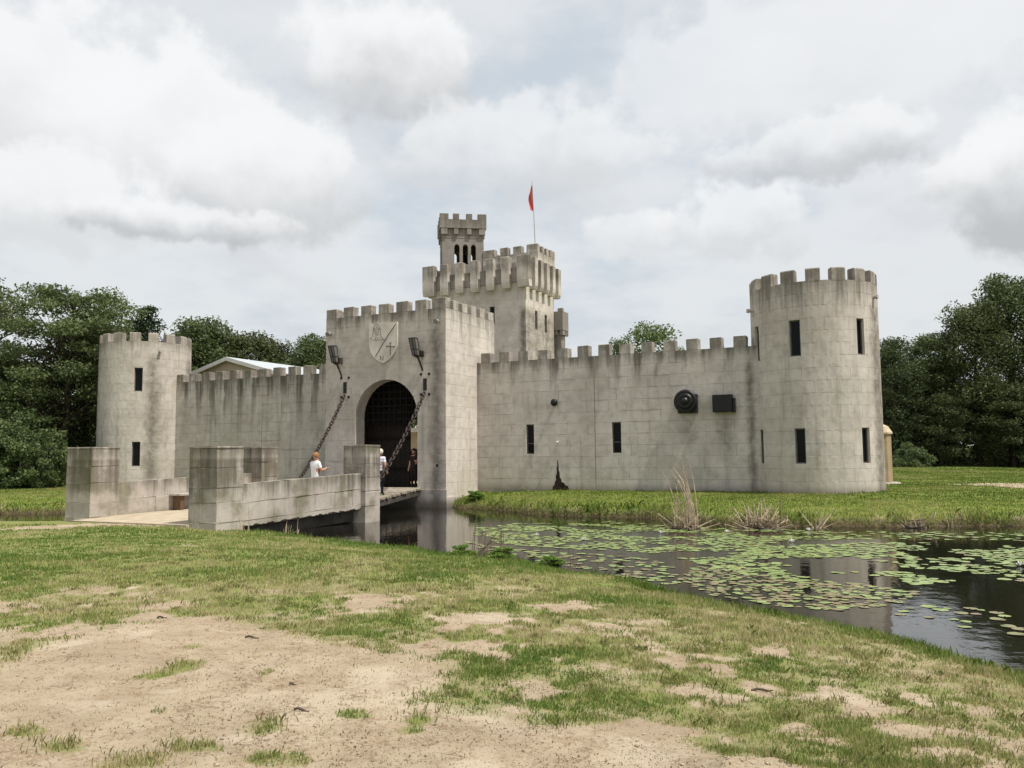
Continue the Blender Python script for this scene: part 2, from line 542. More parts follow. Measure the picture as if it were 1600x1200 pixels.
leafy('leaf_oak', ((0.052, 0.070, 0.026), (0.096, 0.124, 0.046), (0.150, 0.185, 0.072)))
leafy('leaf_olive', ((0.065, 0.085, 0.032), (0.115, 0.145, 0.055), (0.175, 0.205, 0.085)), 0.38)
leafy('leaf_dark', ((0.042, 0.058, 0.024), (0.074, 0.098, 0.038), (0.115, 0.145, 0.056)))
leafy('leaf_pale', ((0.075, 0.10, 0.038), (0.125, 0.16, 0.06), (0.18, 0.22, 0.09)), 0.38)
leafy('leaf_cedar', ((0.022, 0.034, 0.017), (0.034, 0.050, 0.024), (0.05, 0.07, 0.03)), 0.1)
leafy('leaf_bright', ((0.09, 0.16, 0.025), (0.15, 0.25, 0.045), (0.22, 0.33, 0.07)), 0.4)
leafy('grass_blade', ((0.115, 0.180, 0.034), (0.190, 0.245, 0.060), (0.305, 0.295, 0.110), (0.48, 0.40, 0.24)), 0.35, 0.6)
leafy('lawn_blade', ((0.088, 0.142, 0.021), (0.132, 0.200, 0.034), (0.190, 0.228, 0.055), (0.29, 0.26, 0.11)), 0.35, 0.6)


def pad_mat(name, a, b, edge):
    m_, nt = new_mat(name)
    oi = nt.n('ShaderNodeObjectInfo')
    tcn = nt.n('ShaderNodeTexCoord')
    g = nt.n('ShaderNodeNewGeometry')
    n_ = nt.noise(g.outputs['Position'], 5.0, 5)
    f = nt.m('ADD', nt.m('MULTIPLY', oi.outputs['Random'], 0.6), nt.m('MULTIPLY', n_, 0.5))
    col = nt.mix(f, a, b)
    col = nt.mix(nt.ss(nt.noise(g.outputs['Position'], 2.1, 4), 0.55, 0.68), col, edge)
    finish(m_, nt, col, 0.38, n_, 0.004, 0.5)
    MAT[name] = m_


pad_mat('pad_green', (0.180, 0.255, 0.075), (0.265, 0.325, 0.125), (0.29, 0.30, 0.10))
pad_mat('pad_brown', (0.19, 0.20, 0.085), (0.225, 0.165, 0.10), (0.14, 0.17, 0.06))

# ------------------------------------------------------------------ terrain
NEAR = [(-46, 36.5), (-34, 35.2), (-24, 33.6), (-18, 32.2), (-13.5, 31.2), (-9.14, 28.8), (-6.18, 25.6), (-4.97, 24.4), (-3.34, 22.9), (-2.39, 22.1), (-1.46, 20.8), (0.4, 19.5), (1.32, 17.95), (2.47, 16.6),
        (2.98, 15.0), (3.62, 13.8), (4.12, 13.1), (4.66, 12.4), (5.18, 11.5), (5.4, 10.75), (5.75, 9.6), (6.6, 8.0), (9.5, 6.2), (14, 4.0)]
ISLE = [(-120, 41), (-60, 40.5), (-40, 40), (-30, 39.6), (-22.2, 39.3), (-16, 41), (-11.5, 44.2), (-9.6, 45.3), (-5.0, 43.0), (-3.0, 42.0), (-2.6, 40.6), (-1.41, 39.5), (0.78, 36.3), (2.59, 34.6), (5.07, 33.6), (6.35, 31.6), (7.6, 30.2), (8.9, 29.4), (12.9, 28.43),
        (17.3, 28.6), (23, 31.5), (30, 38), (40, 55), (50, 72), (54, 84), (49, 92), (40, 93), (10, 93), (-120, 93)]
OUTER = [(-160, 35)] + [(-60, 37)] + NEAR + [(24, 5), (40, 14), (60, 34), (90, 62), (110, 90), (105, 101), (60, 108), (20, 108), (-160, 108)]


def seg_dist(x, y, poly, closed=True):
    d = np.full(x.shape, 1e9)
    n = len(poly)
    for i in range(n if closed else n - 1):
        ax, ay = poly[i]
        bx, by = poly[(i + 1) % n]
        ex, ey = bx - ax, by - ay
        t = np.clip(((x - ax) * ex + (y - ay) * ey) / (ex * ex + ey * ey + 1e-12), 0, 1)
        d = np.minimum(d, np.hypot(x - ax - t * ex, y - ay - t * ey))
    return d


def inside(x, y, poly):
    c = np.zeros(x.shape, bool)
    n = len(poly)
    for i in range(n):
        ax, ay = poly[i]
        bx, by = poly[(i + 1) % n]
        if ay == by:
            continue
        cr = ((ay > y) != (by > y)) & (x < (bx - ax) * (y - ay) / (by - ay) + ax)
        c ^= cr
    return c


def vnoise(x, y, seed=0):
    xi, yi = np.floor(x).astype(np.int64), np.floor(y).astype(np.int64)
    fx, fy = x - xi, y - yi
    fx, fy = fx * fx * (3 - 2 * fx), fy * fy * (3 - 2 * fy)

    def hsh(a, b):
        h_ = (a * 374761393 + b * 668265263 + seed * 974634777) & 0x7fffffff
        h_ = ((h_ ^ (h_ >> 13)) * 1274126177) & 0x7fffffff
        return ((h_ ^ (h_ >> 16)) & 0xffff) / 65535.0
    return (hsh(xi, yi) * (1 - fx) + hsh(xi + 1, yi) * fx) * (1 - fy) + (hsh(xi, yi + 1) * (1 - fx) + hsh(xi + 1, yi + 1) * fx) * fy


def fbm(x, y, scale, octs=4, seed=0):
    s_, a, tot = 0.0, 1.0, 0.0
    for k in range(octs):
        s_ = s_ + a * vnoise(x * scale * 2 ** k + 17.3 * k, y * scale * 2 ** k - 9.1 * k, seed + k)
        tot += a
        a *= 0.55
    return s_ / tot


def sstep(x, a, b):
    t = np.clip((x - a) / (b - a), 0, 1)
    return t * t * (3 - 2 * t)


BRIDGE_Z0, BRIDGE_SL = 0.52, 0.026       # deck height at v = -15.4 and its rise per unit


def terrain(x, y):
    """height, signed distance from water (+ on land), on the island?"""
    wob = (fbm(x, y, 0.8, 3, 5) - 0.5) * 0.9
    isl, outr = inside(x, y, ISLE), inside(x, y, OUTER)
    dI = seg_dist(x, y, ISLE)
    dO = seg_dist(x, y, OUTER)
    near = np.hypot(x, y)
    amp = np.clip(near / 18, 0.25, 1.0)
    dIs, dOs = np.where(isl, dI, -dI) + wob * 0.6 + (fbm(x, y, 2.6, 3, 83) - 0.5) * 0.5, np.where(outr, -dO, dO) + wob * 0.35 * amp
    land = np.maximum(dIs, dOs)
    zi = 0.30 * (1 - np.exp(-np.maximum(dIs, 0) / 0.22)) + 0.55 * (1 - np.exp(-np.maximum(dIs, 0) / 3.0))
    zo = 0.10 * (1 - np.exp(-np.maximum(dOs, 0) / 0.25)) + 0.57 * (1 - np.exp(-np.maximum(dOs, 0) / 3.6))
    far = np.clip((y - 106) / 40, 0, 1)
    zo = zo + 2.6 * far * far * (3 - 2 * far)
    zi = zi + 0.04 * np.clip((y - 45) / 40, 0, 1)
    bumps = (fbm(x, y, 0.45, 4, 11) - 0.5) * 0.14 + (fbm(x, y, 2.3, 3, 23) - 0.5) * 0.045
    zl = np.where(dIs > 0, zi, zo) + bumps * np.clip(land / 1.5, 0, 1)
    zw = -1.3 * (1 - np.exp(np.minimum(land, 0) / 1.1)) - 0.02
    z = np.where(land > 0, zl, zw)
    # spoil heap in front
    dm = np.hypot((x - 1.42) / 0.55, (y - 5.25) / 0.42)
    z = z + 0.13 * np.exp(-dm * dm) * (0.6 + 0.9 * fbm(x, y, 6, 3, 31))
    return z, land, dIs > 0


PATCH = [(-5.39, 9.65, 0.67, 0.48), (-5.33, 12.22, 0.47, 0.56), (-4.55, 10.53, 0.49, 0.41), (-7.59, 19.54, 0.4, 1.01), (-4.67, 11.41, 0.35, 0.39), (-1.88, 12.31, 0.75, 0.68), (-2.11, 11.52, 0.53, 0.5), (-0.5, 10.56, 0.56, 0.66), (-0.57, 9.12, 0.55, 0.43), (0.51, 11.89, 0.54, 0.53), (0.89, 12.14, 0.46, 0.55), (1.05, 10.26, 0.46, 0.47), (1.47, 9.03, 0.34, 0.36), (0.25, 7.45, 0.33, 0.25), (0.92, 6.31, 0.42, 0.26), (1.14, 6.02, 0.27, 0.21), (-0.29, 8.8, 0.33, 0.23), (3.1, 9.43, 0.21, 0.3), (2.77, 7.46, 0.39, 0.25), (2.92, 7.15, 0.26, 0.19), (3.0, 6.54, 0.29, 0.19), (3.07, 6.1, 0.27, 0.16), (3.24, 5.77, 0.25, 0.17), (2.18, 6.57, 0.19, 0.19), (3.58, 7.64, 0.23, 0.22), (1.87, 8.44, 0.38, 0.37), (1.6, 7.5, 0.33, 0.25), (2.31, 6.26, 0.23, 0.17), (2.17, 7.7, 0.23, 0.22), (-6.69, 11.06, 0.52, 0.46), (3.73, 6.37, 0.19, 0.18), (3.87, 7.42, 0.16, 0.16), (2.77, 9.28, 0.21, 0.26)]
SANDPOLY = [(-6.6, 6.4), (-5.6, 7.6), (-4.76, 7.89), (-4.82, 8.97), (-4.59, 9.76), (-3.78, 10.59), (-2.72, 9.68), (-1.77, 8.91), (-1.07, 8.68), (-0.7, 8.14), (-0.91, 7.38), (-1.09, 7.1), (-0.43, 6.72), (-0.02, 6.63), (0.45, 6.38), (0.87, 6.02), (1.4, 5.6), (1.85, 5.2), (2.1, 4.2), (2.0, 0.5), (-7.0, 0.5)]
TUFTS = [(-3.12, 8.0, 0.24, 0.24), (-3.12, 8.24, 0.19, 0.2), (-2.29, 7.85, 0.09, 0.14), (-3.3, 7.67, 0.18, 0.13), (-1.88, 6.38, 0.24, 0.21), (-1.6, 5.72, 0.26, 0.21), (-1.28, 6.7, 0.2, 0.13), (-2.49, 5.62, 0.25, 0.18), (-3.08, 5.87, 0.18, 0.1), (-3.5, 6.14, 0.14, 0.14), (-2.18, 5.91, 0.22, 0.15), (-0.77, 6.66, 0.15, 0.13), (-3.38, 8.92, 0.2, 0.15), (-2.79, 6.72, 0.07, 0.07), (-0.79, 6.42, 0.12, 0.09)]
PATHL = [(-30, 17), (-18, 21.2), (-14.9, 23.6), (-14.2, 25.0), (-13.2, 26.4), (-11.9, 27.8)]


def cover_of(x, y, land, isl):
    """how grassy the ground is, 0 bare sand .. 1 closed turf"""
    nz = fbm(x, y, 1.1, 5, 41)
    nf = fbm(x, y, 4.5, 4, 57)
    c = 0.78 + (nz - 0.5) * 1.25 + (nf - 0.5) * 1.0
    r = np.hypot(x, y)
    c = c + 0.45 * sstep(y, 12, 17) - 0.08 * (1 - sstep(y, 8.0, 13))
    sp = inside(x, y, SANDPOLY)
    ds = seg_dist(x, y, SANDPOLY)
    sd = np.where(sp, ds, -ds) + (nf - 0.5) * 0.7 + (nz - 0.5) * 0.5
    c = c - 1.35 * sstep(sd, -0.35, 0.45)
    for (px, py, rx, ry) in PATCH:
        q = np.hypot((x - px) / (rx * 1.0), (y - py) / (ry * 1.0)) + (nf - 0.5) * 2.0
        c = c - 0.75 * (1 - sstep(q, 0.2, 1.35))
    for (px, py, rx, ry) in TUFTS:
        q = np.hypot((x - px) / (rx * 1.1), (y - py) / (ry * 1.1)) + (nf - 0.5) * 1.2
        c = c + 1.3 * (1 - sstep(q, 0.5, 1.2))
    dp = seg_dist(x, y, PATHL, False) + (nf - 0.5) * 1.2
    c = c - 1.2 * (1 - sstep(dp, 0.35, 1.0))
    bd = seg_dist(x, y, [(-11.9, 27.8), (-10.5, 30.5)], False)
    c = c - 1.3 * (1 - sstep(bd + (nf - 0.5), 1.2, 2.4))
    c = c + 0.5 * (1 - sstep(land, 0.3, 1.2)) * (y < 30)
    ci = 1.0 + (nz - 0.55) * 0.55
    ci = ci - 0.5 * (1 - sstep(land, 0.0, 0.7)) * (nf > 0.48)
    ci = ci - 1.1 * (1 - sstep(np.hypot((x - 25.2) / 3.0, (y - 42) / 4.0) + (nf - .5), 0.4, 1.0))
    return np.clip(np.where(isl, ci, c), 0, 1)


# polar sheet, fine in front of the camera, coarse behind and far away
ang = np.radians(np.concatenate([np.arange(-180, -42, 6.0), np.arange(-42, 42, 0.26), np.arange(42, 180, 6.0)]))
rad = [0.0, 0.6, 1.2, 1.8, 2.4, 3.0]
r_ = 3.4
while r_ < 130:
    rad.append(r_)
    r_ *= 1.0098 if r_ < 52 else 1.02
while r_ < 2400:
    rad.append(r_)
    r_ *= 1.12
rad = np.array(rad)
A_, R_ = np.meshgrid(ang, rad)
TX, TY = R_ * np.sin(A_), R_ * np.cos(A_)
TZ, TL, TI = terrain(TX, TY)
TC = cover_of(TX, TY, TL, TI)
na, nr = len(ang), len(rad)
verts = np.stack([TX.ravel(), TY.ravel(), TZ.ravel()], 1)
ii = np.arange(nr - 1)[:, None] * na
jj = np.arange(na)[None, :]
j2 = (jj + 1) % na
quads = np.stack([(ii + jj).ravel(), (ii + j2).ravel(), (ii + na + j2).ravel(), (ii + na + jj).ravel()], 1)


def np_mesh(name, verts, faces, k, mats, attrs=None, smooth=False):
    me = bpy.data.meshes.new(name)
    me.vertices.add(len(verts))
    me.vertices.foreach_set('co', np.ascontiguousarray(verts, np.float32).ravel())
    nf = len(faces)
    me.loops.add(nf * k)
    me.loops.foreach_set('vertex_index', np.ascontiguousarray(faces, np.int32).ravel())
    me.polygons.add(nf)
    me.polygons.foreach_set('loop_start', np.arange(0, nf * k, k, dtype=np.int32))
    me.polygons.foreach_set('loop_total', np.full(nf, k, np.int32))
    if smooth:
        me.polygons.foreach_set('use_smooth', np.ones(nf, bool))
    for m_ in (mats if isinstance(mats, (list, tuple)) else [mats]):
        me.materials.append(m_)
    for an, av in (attrs or {}).items():
        at = me.attributes.new(an, 'FLOAT', 'POINT')
        at.data.foreach_set('value', np.ascontiguousarray(av, np.float32).ravel())
    me.update(calc_edges=True)
    me.validate()
    return me


# ground material: sand, trodden soil, turf thatch, wet bank
m_, nt = new_mat('ground_mix')
g = nt.n('ShaderNodeNewGeometry')
P = nt.v('SCALE', g.outputs['Position'], 1 / S)
cv = nt.n('ShaderNodeAttribute', attribute_name='cover').outputs['Fac']
il = nt.n('ShaderNodeAttribute', attribute_name='isle').outputs['Fac']
ld = nt.n('ShaderNodeAttribute', attribute_name='land').outputs['Fac']
n1, n2, n3 = nt.noise(P, 1.6, 8, 0.62), nt.noise(P, 9.0, 8, 0.7), nt.noise(P, 60.0, 5, 0.7)
sand = nt.mix(nt.ss(n1, 0.36, 0.64), (0.395, 0.322, 0.228), (0.335, 0.265, 0.186))
sand = nt.mix(nt.m('MULTIPLY', nt.ss(n2, 0.48, 0.70), 0.55), sand, (0.225, 0.145, 0.085))
sand = nt.mix(nt.m('MULTIPLY', nt.ss(nt.noise(P, 0.9, 4), 0.52, 0.66), 0.6), sand, (0.50, 0.42, 0.32))
sand = nt.mix(nt.m('MULTIPLY', nt.m('MULTIPLY', nt.ss(nt.noise(P, 2.4, 6, 0.7), 0.46, 0.66), nt.ss(nt.noise(P, 21.0, 4, 0.7), 0.42, 0.62)), 0.75), sand, (0.175, 0.108, 0.062))
sand = nt.mix(nt.m('MULTIPLY', nt.ss(n3, 0.56, 0.70), 0.6), sand, (0.125, 0.085, 0.055))
sand = nt.mix(nt.m('MULTIPLY', nt.ss(nt.noise(P, 38.0, 2), 0.70, 0.76), 0.7), sand, (0.55, 0.46, 0.34))
turf = nt.mix(nt.ss(n2, 0.35, 0.68), (0.165, 0.205, 0.052), (0.225, 0.205, 0.090))
turf = nt.mix(nt.m('MULTIPLY', nt.ss(n3, 0.5, 0.7), 0.4), turf, (0.085, 0.08, 0.03))
lawn = nt.mix(nt.ss(n1, 0.38, 0.66), (0.110, 0.155, 0.024), (0.180, 0.190, 0.050))
lawn = nt.mix(nt.m('MULTIPLY', nt.ss(n2, 0.5, 0.7), 0.5), lawn, (0.080, 0.105, 0.020))
turf = nt.mix(nt.m('MULTIPLY', nt.ss(n1, 0.5, 0.68), 0.5), turf, (0.26, 0.225, 0.125))
turf = nt.mix(il, turf, lawn)
edge = nt.m('ADD', cv, nt.m('ADD', nt.m('MULTIPLY', nt.m('SUBTRACT', n2, 0.5), 0.7), nt.m('MULTIPLY', nt.m('SUBTRACT', n3, 0.5), 0.5)))
col = nt.mix(nt.ss(edge, 0.12, 0.95), sand, turf)
bankf = nt.ss(nt.m('ADD', ld, nt.m('MULTIPLY', nt.m('SUBTRACT', n2, 0.5), 0.5)), 0.42, 0.05)
bank = nt.mix(nt.ss(n2, 0.4, 0.66), (0.06, 0.045, 0.028), (0.12, 0.10, 0.045))
col = nt.mix(bankf, col, bank)
finish(m_, nt, col, 0.95, nt.m('ADD', nt.m('MULTIPLY', n2, 0.6), nt.m('MULTIPLY', n3, 0.25)), 0.035, 0.1)
MAT['ground_mix'] = m_
me = np_mesh('ground', verts, quads, 4, m_, {'cover': TC, 'isle': TI.astype(float), 'land': np.clip(TL, -1, 1)}, True)
ground = tag(link('ground', me), 'patchy grass and sandy ground sloping down to the moat', 'ground', kind='structure')

# moat water
m_, nt = new_mat('moat_water')
g = nt.n('ShaderNodeNewGeometry')
P = nt.v('SCALE', g.outputs['Position'], 1 / S)
rip = nt.m('ADD', nt.m('MULTIPLY', nt.noise(P, 2.2, 3), 0.7), nt.m('MULTIPLY', nt.noise(P, 11.0, 2), 0.12))
finish(m_, nt, (0.0085, 0.0075, 0.0055), 0.035, rip, 0.006, 0.42)
mb = MB()
mb.poly([(-170, 0, 0), (130, 0, 0), (130, 120, 0), (-170, 120, 0)])
tag(mb.build('moat_water', m_), 'dark still water of the moat', 'water', kind='structure')


def zat(x, y):
    z, l, i = terrain(np.array([float(x)]), np.array([float(y)]))
    return float(z[0])


# ------------------------------------------------------------------ masonry
BLOCKS = {}
CH, BL, JG, PR = 0.555, 1.05, 0.0065, 0.014       # course height, block length, joint half-gap, how proud the blocks stand


class Face:
    """a wall face: s runs along it, d goes inward, z up"""

    def __init__(self, kind, **k):
        self.kind = kind
        self.__dict__.update(k)

    def pt(self, s, d, z):
        if self.kind == 'front':          # faces -v ; s = u
            return (s, self.v + d, z)
        if self.kind == 'flank':          # faces +u ; s = v
            return (self.u - d, s, z)
        if self.kind == 'west':           # faces -u ; s = v
            return (self.u + d, s, z)
        t = s / self.R
        return (self.uc + (self.R - d) * math.cos(t), self.vc + (self.R - d) * math.sin(t), z)

    def place(self, s):
        """location (z = 0) and z-rotation of a block centred at s; block local x along s, y inward"""
        if self.kind == 'front':
            return (s, self.v), 0.0
        if self.kind == 'flank':
            return (self.u, s), math.pi / 2
        if self.kind == 'west':
            return (self.u, s), -math.pi / 2
        t = s / self.R
        return (self.uc + self.R * math.cos(t), self.vc + self.R * math.sin(t)), t + math.pi / 2


def block_mesh(L, H, R, mat, k):
    key = (round(L * 400), round(H * 400), round(R, 2), mat, k)
    if key in BLOCKS:
        return BLOCKS[key]
    rr = random.Random(str(key))
    cham = 0.007
    nseg = 1 if R == 0 else 3
    V, Fs = [], []
    for layer, (dd, ins) in enumerate(((PR + 0.02, 0), (0.0 + cham * 0.7, 0), (0.0, cham))):
        for zz in (-H / 2 + ins, H / 2 - ins):
            for i in range(nseg + 1):
                s = -L / 2 + ins + (L - 2 * ins) * i / nseg
                j = rr.uniform(-0.003, 0.003) if layer == 2 else 0
                d = dd + j
                if R == 0:
                    V.append((s, d, zz))
                else:
                    t = s / R
                    V.append(((R - d) * math.sin(t), R - (R - d) * math.cos(t), zz))
    n = nseg + 1

    def ring(l):
        b = l * 2 * n
        return [b + i for i in range(n)] + [b + n + i for i in range(n - 1, -1, -1)]
    for l in (0, 1):
        a, b = ring(l), ring(l + 1)
        for i in range(len(a)):
            j = (i + 1) % len(a)
            Fs.append((a[i], a[j], b[j], b[i]))
    b = 4 * n
    for i in range(nseg):
        Fs.append((b + i, b + i + 1, b + n + i + 1, b + n + i))
    me = mesh_of('block', V, Fs, MAT[mat])
    BLOCKS[key] = me
    return me


def clay(parent, face, s0, s1, z0, z1, holes, mat, seed, arch=None, blen=BL, ch=CH, JG=JG):
    """lay courses of blocks over a face; holes are (s0, s1, z0, z1); arch = (sL, sR, spring, zbase)"""
    rr = random.Random(seed)
    base = BASE[parent.name]
    R = face.R if face.kind == 'round' else 0
    nc = max(1, round((z1 - z0) / ch))
    hh = (z1 - z0) / nc
    for c in range(nc):
        a, b = z0 + c * hh, z0 + (c + 1) * hh
        nb = max(1, round((s1 - s0) / blen))
        step = (s1 - s0) / nb
        if face.kind == 'round':
            off = (0.5 if c % 2 else 0.0) * step
            edges = [s0 + off + step * i for i in range(nb + 1)]
        elif c % 2:
            edges = [s0] + [s0 + step * (i + 0.5) for i in range(nb)] + [s1]
        else:
            edges = [s0 + step * i for i in range(nb + 1)]
        for i in range(1, len(edges) - 1):
            if face.kind != 'round':
                edges[i] += rr.choice((-0.12, -0.06, 0, 0.06, 0.12)) * step
        for i in range(len(edges) - 1):
            rects = [(edges[i] + JG * rr.choice((0.15, 0.8, 1.0)), edges[i + 1] - JG * rr.choice((0.15, 0.8, 1.0)), a + JG * rr.choice((0.3, 0.8, 1.1)), b - JG * rr.choice((0.3, 0.8, 1.1)))]
            for (h0, h1, g0, g1) in holes:
                nxt = []
                for (p, q, r0, r1) in rects:
                    if h1 <= p or h0 >= q or g1 <= r0 or g0 >= r1:
                        nxt.append((p, q, r0, r1))
                        continue
                    if h0 - p > 0.03:
                        nxt.append((p, h0, r0, r1))
                    if q - h1 > 0.03:
                        nxt.append((h1, q, r0, r1))
                    lo, hi = max(p, h0), min(q, h1)
                    if g0 - r0 > 0.03:
                        nxt.append((lo, hi, r0, g0))
                    if r1 - g1 > 0.03:
                        nxt.append((lo, hi, g1, r1))
                rects = nxt
            for (p, q, r0, r1) in rects:
                if q - p < 0.03 or r1 - r0 < 0.03:
                    continue
                if arch and p < arch[1] and q > arch[0]:
                    arch_block(parent, face, p, q, r0, r1, arch, mat)
                    continue
                L, H = round(q - p, 3), round(r1 - r0, 3)
                me = block_mesh(L, H, R, mat, rr.randrange(2))
                (lx, ly), rz = face.place((p + q) / 2)
                link('block', me, parent, (lx - base.x, ly - base.y, (r0 + r1) / 2 - base.z), rz)


def arch_top(s, arch):
    sL, sR, spring, _ = arch
    if s <= sL or s >= sR:
        return -99
    c, r = (sL + sR) / 2, (sR - sL) / 2
    return spring + math.sqrt(max(0, r * r - (s - c) ** 2))


def arch_block(parent, face, p, q, r0, r1, arch, mat):
    """a block trimmed to the arch"""
    sL, sR = arch[0], arch[1]
    xs = sorted(set([p, q] + [t for t in (sL, sR) if p < t < q] + [p + (q - p) * k / 10 for k in range(11)]))
    runs, cur = [], []
    for i in range(len(xs) - 1):
        mid = (xs[i] + xs[i + 1]) / 2
        if arch_top(mid, arch) < r1 - 0.01:
            cur.append((xs[i], xs[i + 1]))
        elif cur:
            runs.append(cur)
            cur = []
    if cur:
        runs.append(cur)
    for run in runs:
        pts = [run[0][0]] + [c[1] for c in run]
        low = []
        for i, s in enumerate(pts):
            e = 1e-4 if i == 0 else (-1e-4 if i == len(pts) - 1 else 0)
            t = arch_top(s + e, arch)
            if abs(s - sL) < 1e-6 and run[0][0] >= sL - 1e-6:
                t = arch[2]
            low.append(min(max(r0, t), r1))
        if pts[-1] - pts[0] < 0.03:
            continue
        mb = MB()
        poly = [(s, zl) for s, zl in zip(pts, low)] + [(pts[-1], r1), (pts[0], r1)]
        cl = []
        for a in poly:
            if not cl or (abs(a[0] - cl[-1][0]) + abs(a[1] - cl[-1][1])) > 1e-4:
                cl.append(a)
        if len(cl) < 3:
            continue
        mb.prism(cl, face.v, face.v + PR + 0.02)
        mb.build('block', MAT[mat], parent)


def core_face(mb, face, s0, s1, z0, z1, holes, depth=0.34, dd=PR, seg=1.2, m=0):
    """the recessed backing behind the blocks with real openings"""
    ss = [s0, s1] + [t for h in holes for t in (h[0], h[1])]
    zz = sorted(set([z0, z1] + [t for h in holes for t in (h[2], h[3])]))
    n = max(1, int((s1 - s0) / seg)) if face.kind == 'round' else 1
    ss = sorted(set(ss + [s0 + (s1 - s0) * i / n for i in range(n + 1)]))
    for i in range(len(ss) - 1):
        for j in range(len(zz) - 1):
            ms, mz = (ss[i] + ss[i + 1]) / 2, (zz[j] + zz[j + 1]) / 2
            if any(h[0] < ms < h[1] and h[2] < mz < h[3] for h in holes):
                continue
            mb.poly([face.pt(ss[i], dd, zz[j]), face.pt(ss[i + 1], dd, zz[j]), face.pt(ss[i + 1], dd, zz[j + 1]), face.pt(ss[i], dd, zz[j + 1])], m)
    for (a, b, c, d) in holes:
        P_ = face.pt
        e = 0.004
        mb.poly([P_(a, e, c), P_(a, depth, c), P_(a, depth, d), P_(a, e, d)], 1)
        mb.poly([P_(b, e, c), P_(b, depth, c), P_(b, depth, d), P_(b, e, d)], 1)
        mb.poly([P_(a, e, c), P_(b, e, c), P_(b, depth, c), P_(a, depth, c)], 1)
        mb.poly([P_(a, e, d), P_(b, e, d), P_(b, depth, d), P_(a, depth, d)], 1)
        mb.poly([P_(a, depth, c), P_(b, depth, c), P_(b, depth, d), P_(a, depth, d)], 2)


def add_window(parent, face, s0, s1, z0, z1, mull=None, deep=0.12):
    """dark metal frame and glass set back in a slit opening"""
    fr = 0.055
    mb = MB()

    def bar(a, b, c, d):
        P_ = face.pt
        d0, d1 = deep, deep + 0.08
        V = [P_(a, d0, c), P_(b, d0, c), P_(b, d0, d), P_(a, d0, d), P_(a, d1, c), P_(b, d1, c), P_(b, d1, d), P_(a, d1, d)]
        mb.add(V, [(0, 1, 2, 3), (4, 7, 6, 5), (0, 4, 5, 1), (1, 5, 6, 2), (2, 6, 7, 3), (3, 7, 4, 0)])
    e = 0.003
    bar(s0 + e, s0 + fr, z0 + e, z1 - e)
    bar(s1 - fr, s1 - e, z0 + e, z1 - e)
    bar(s0 + fr, s1 - fr, z0 + e, z0 + fr)
    bar(s0 + fr, s1 - fr, z1 - fr, z1 - e)
    if mull:
        zm = z0 + (z1 - z0) * mull
        bar(s0 + fr, s1 - fr, zm - 0.02, zm + 0.02)
    wo = mb.build('window', MAT['window_bronze'], parent)
    mb = MB()
    P_ = face.pt
    dp = deep + 0.05
    V = [P_(s0 + fr, dp, z0 + fr), P_(s1 - fr, dp, z0 + fr), P_(s1 - fr, dp, z1 - fr), P_(s0 + fr, dp, z1 - fr)]
    V += [P_(s0 + fr, dp + 0.012, z0 + fr), P_(s1 - fr, dp + 0.012, z0 + fr), P_(s1 - fr, dp + 0.012, z1 - fr), P_(s0 + fr, dp + 0.012, z1 - fr)]
    mb.add(V, [(0, 1, 2, 3), (4, 7, 6, 5), (0, 4, 5, 1), (1, 5, 6, 2), (2, 6, 7, 3), (3, 7, 4, 0)])
    mb.build('pane', MAT['pane_glass'], wo, root=parent)
    # stone sill
    return wo


def soft_box(x0, x1, y0, y1, z0, z1, bev=0.03, seed=0, jit=0.008, taper=0.0):
    """a block with worn edges; returns (verts, faces)"""
    rr = random.Random(seed)
    bm = bmesh.new()
    bmesh.ops.create_cube(bm, size=1)
    for v_ in bm.verts:
        v_.co = Vector((v_.co.x * (x1 - x0), v_.co.y * (y1 - y0), v_.co.z * (z1 - z0)))
        if v_.co.z > 0:
            v_.co.x *= 1 - taper
    bmesh.ops.bevel(bm, geom=list(bm.edges), offset=bev, segments=2, profile=0.6, affect='EDGES')
    c = Vector(((x0 + x1) / 2, (y0 + y1) / 2, (z0 + z1) / 2))
    V = [v_.co + c + Vector((rr.uniform(-jit, jit), rr.uniform(-jit, jit), rr.uniform(-jit, jit))) for v_ in bm.verts]
    bm.verts.index_update()
    Fs = [tuple(v_.index for v_ in f.verts) for f in bm.faces]
    bm.free()
    return V, Fs


MERL = {}


def merlon(parent, cx, cy, z0, w_, th, h_, mat, k=0, rz=0.0):
    key = (round(w_, 2), round(th, 2), round(h_, 2), mat, k % 3)
    if key not in MERL:
        V, Fs = soft_box(-w_ / 2, w_ / 2, -th / 2, th / 2, -0.02, h_, 0.035, k, 0.012)
        MERL[key] = mesh_of('merlon', V, Fs, MAT[mat])
    b = BASE[parent.name]
    mo = link('merlon', MERL[key], parent, (cx - b.x, cy - b.y, z0 - b.z), rz + random.uniform(-0.02, 0.02))
    mo.scale = (random.uniform(0.94, 1.05), 1.0, random.uniform(0.93, 1.05))
    return mo


WTH = 0.5      # curtain wall thickness
WZ = 7.42


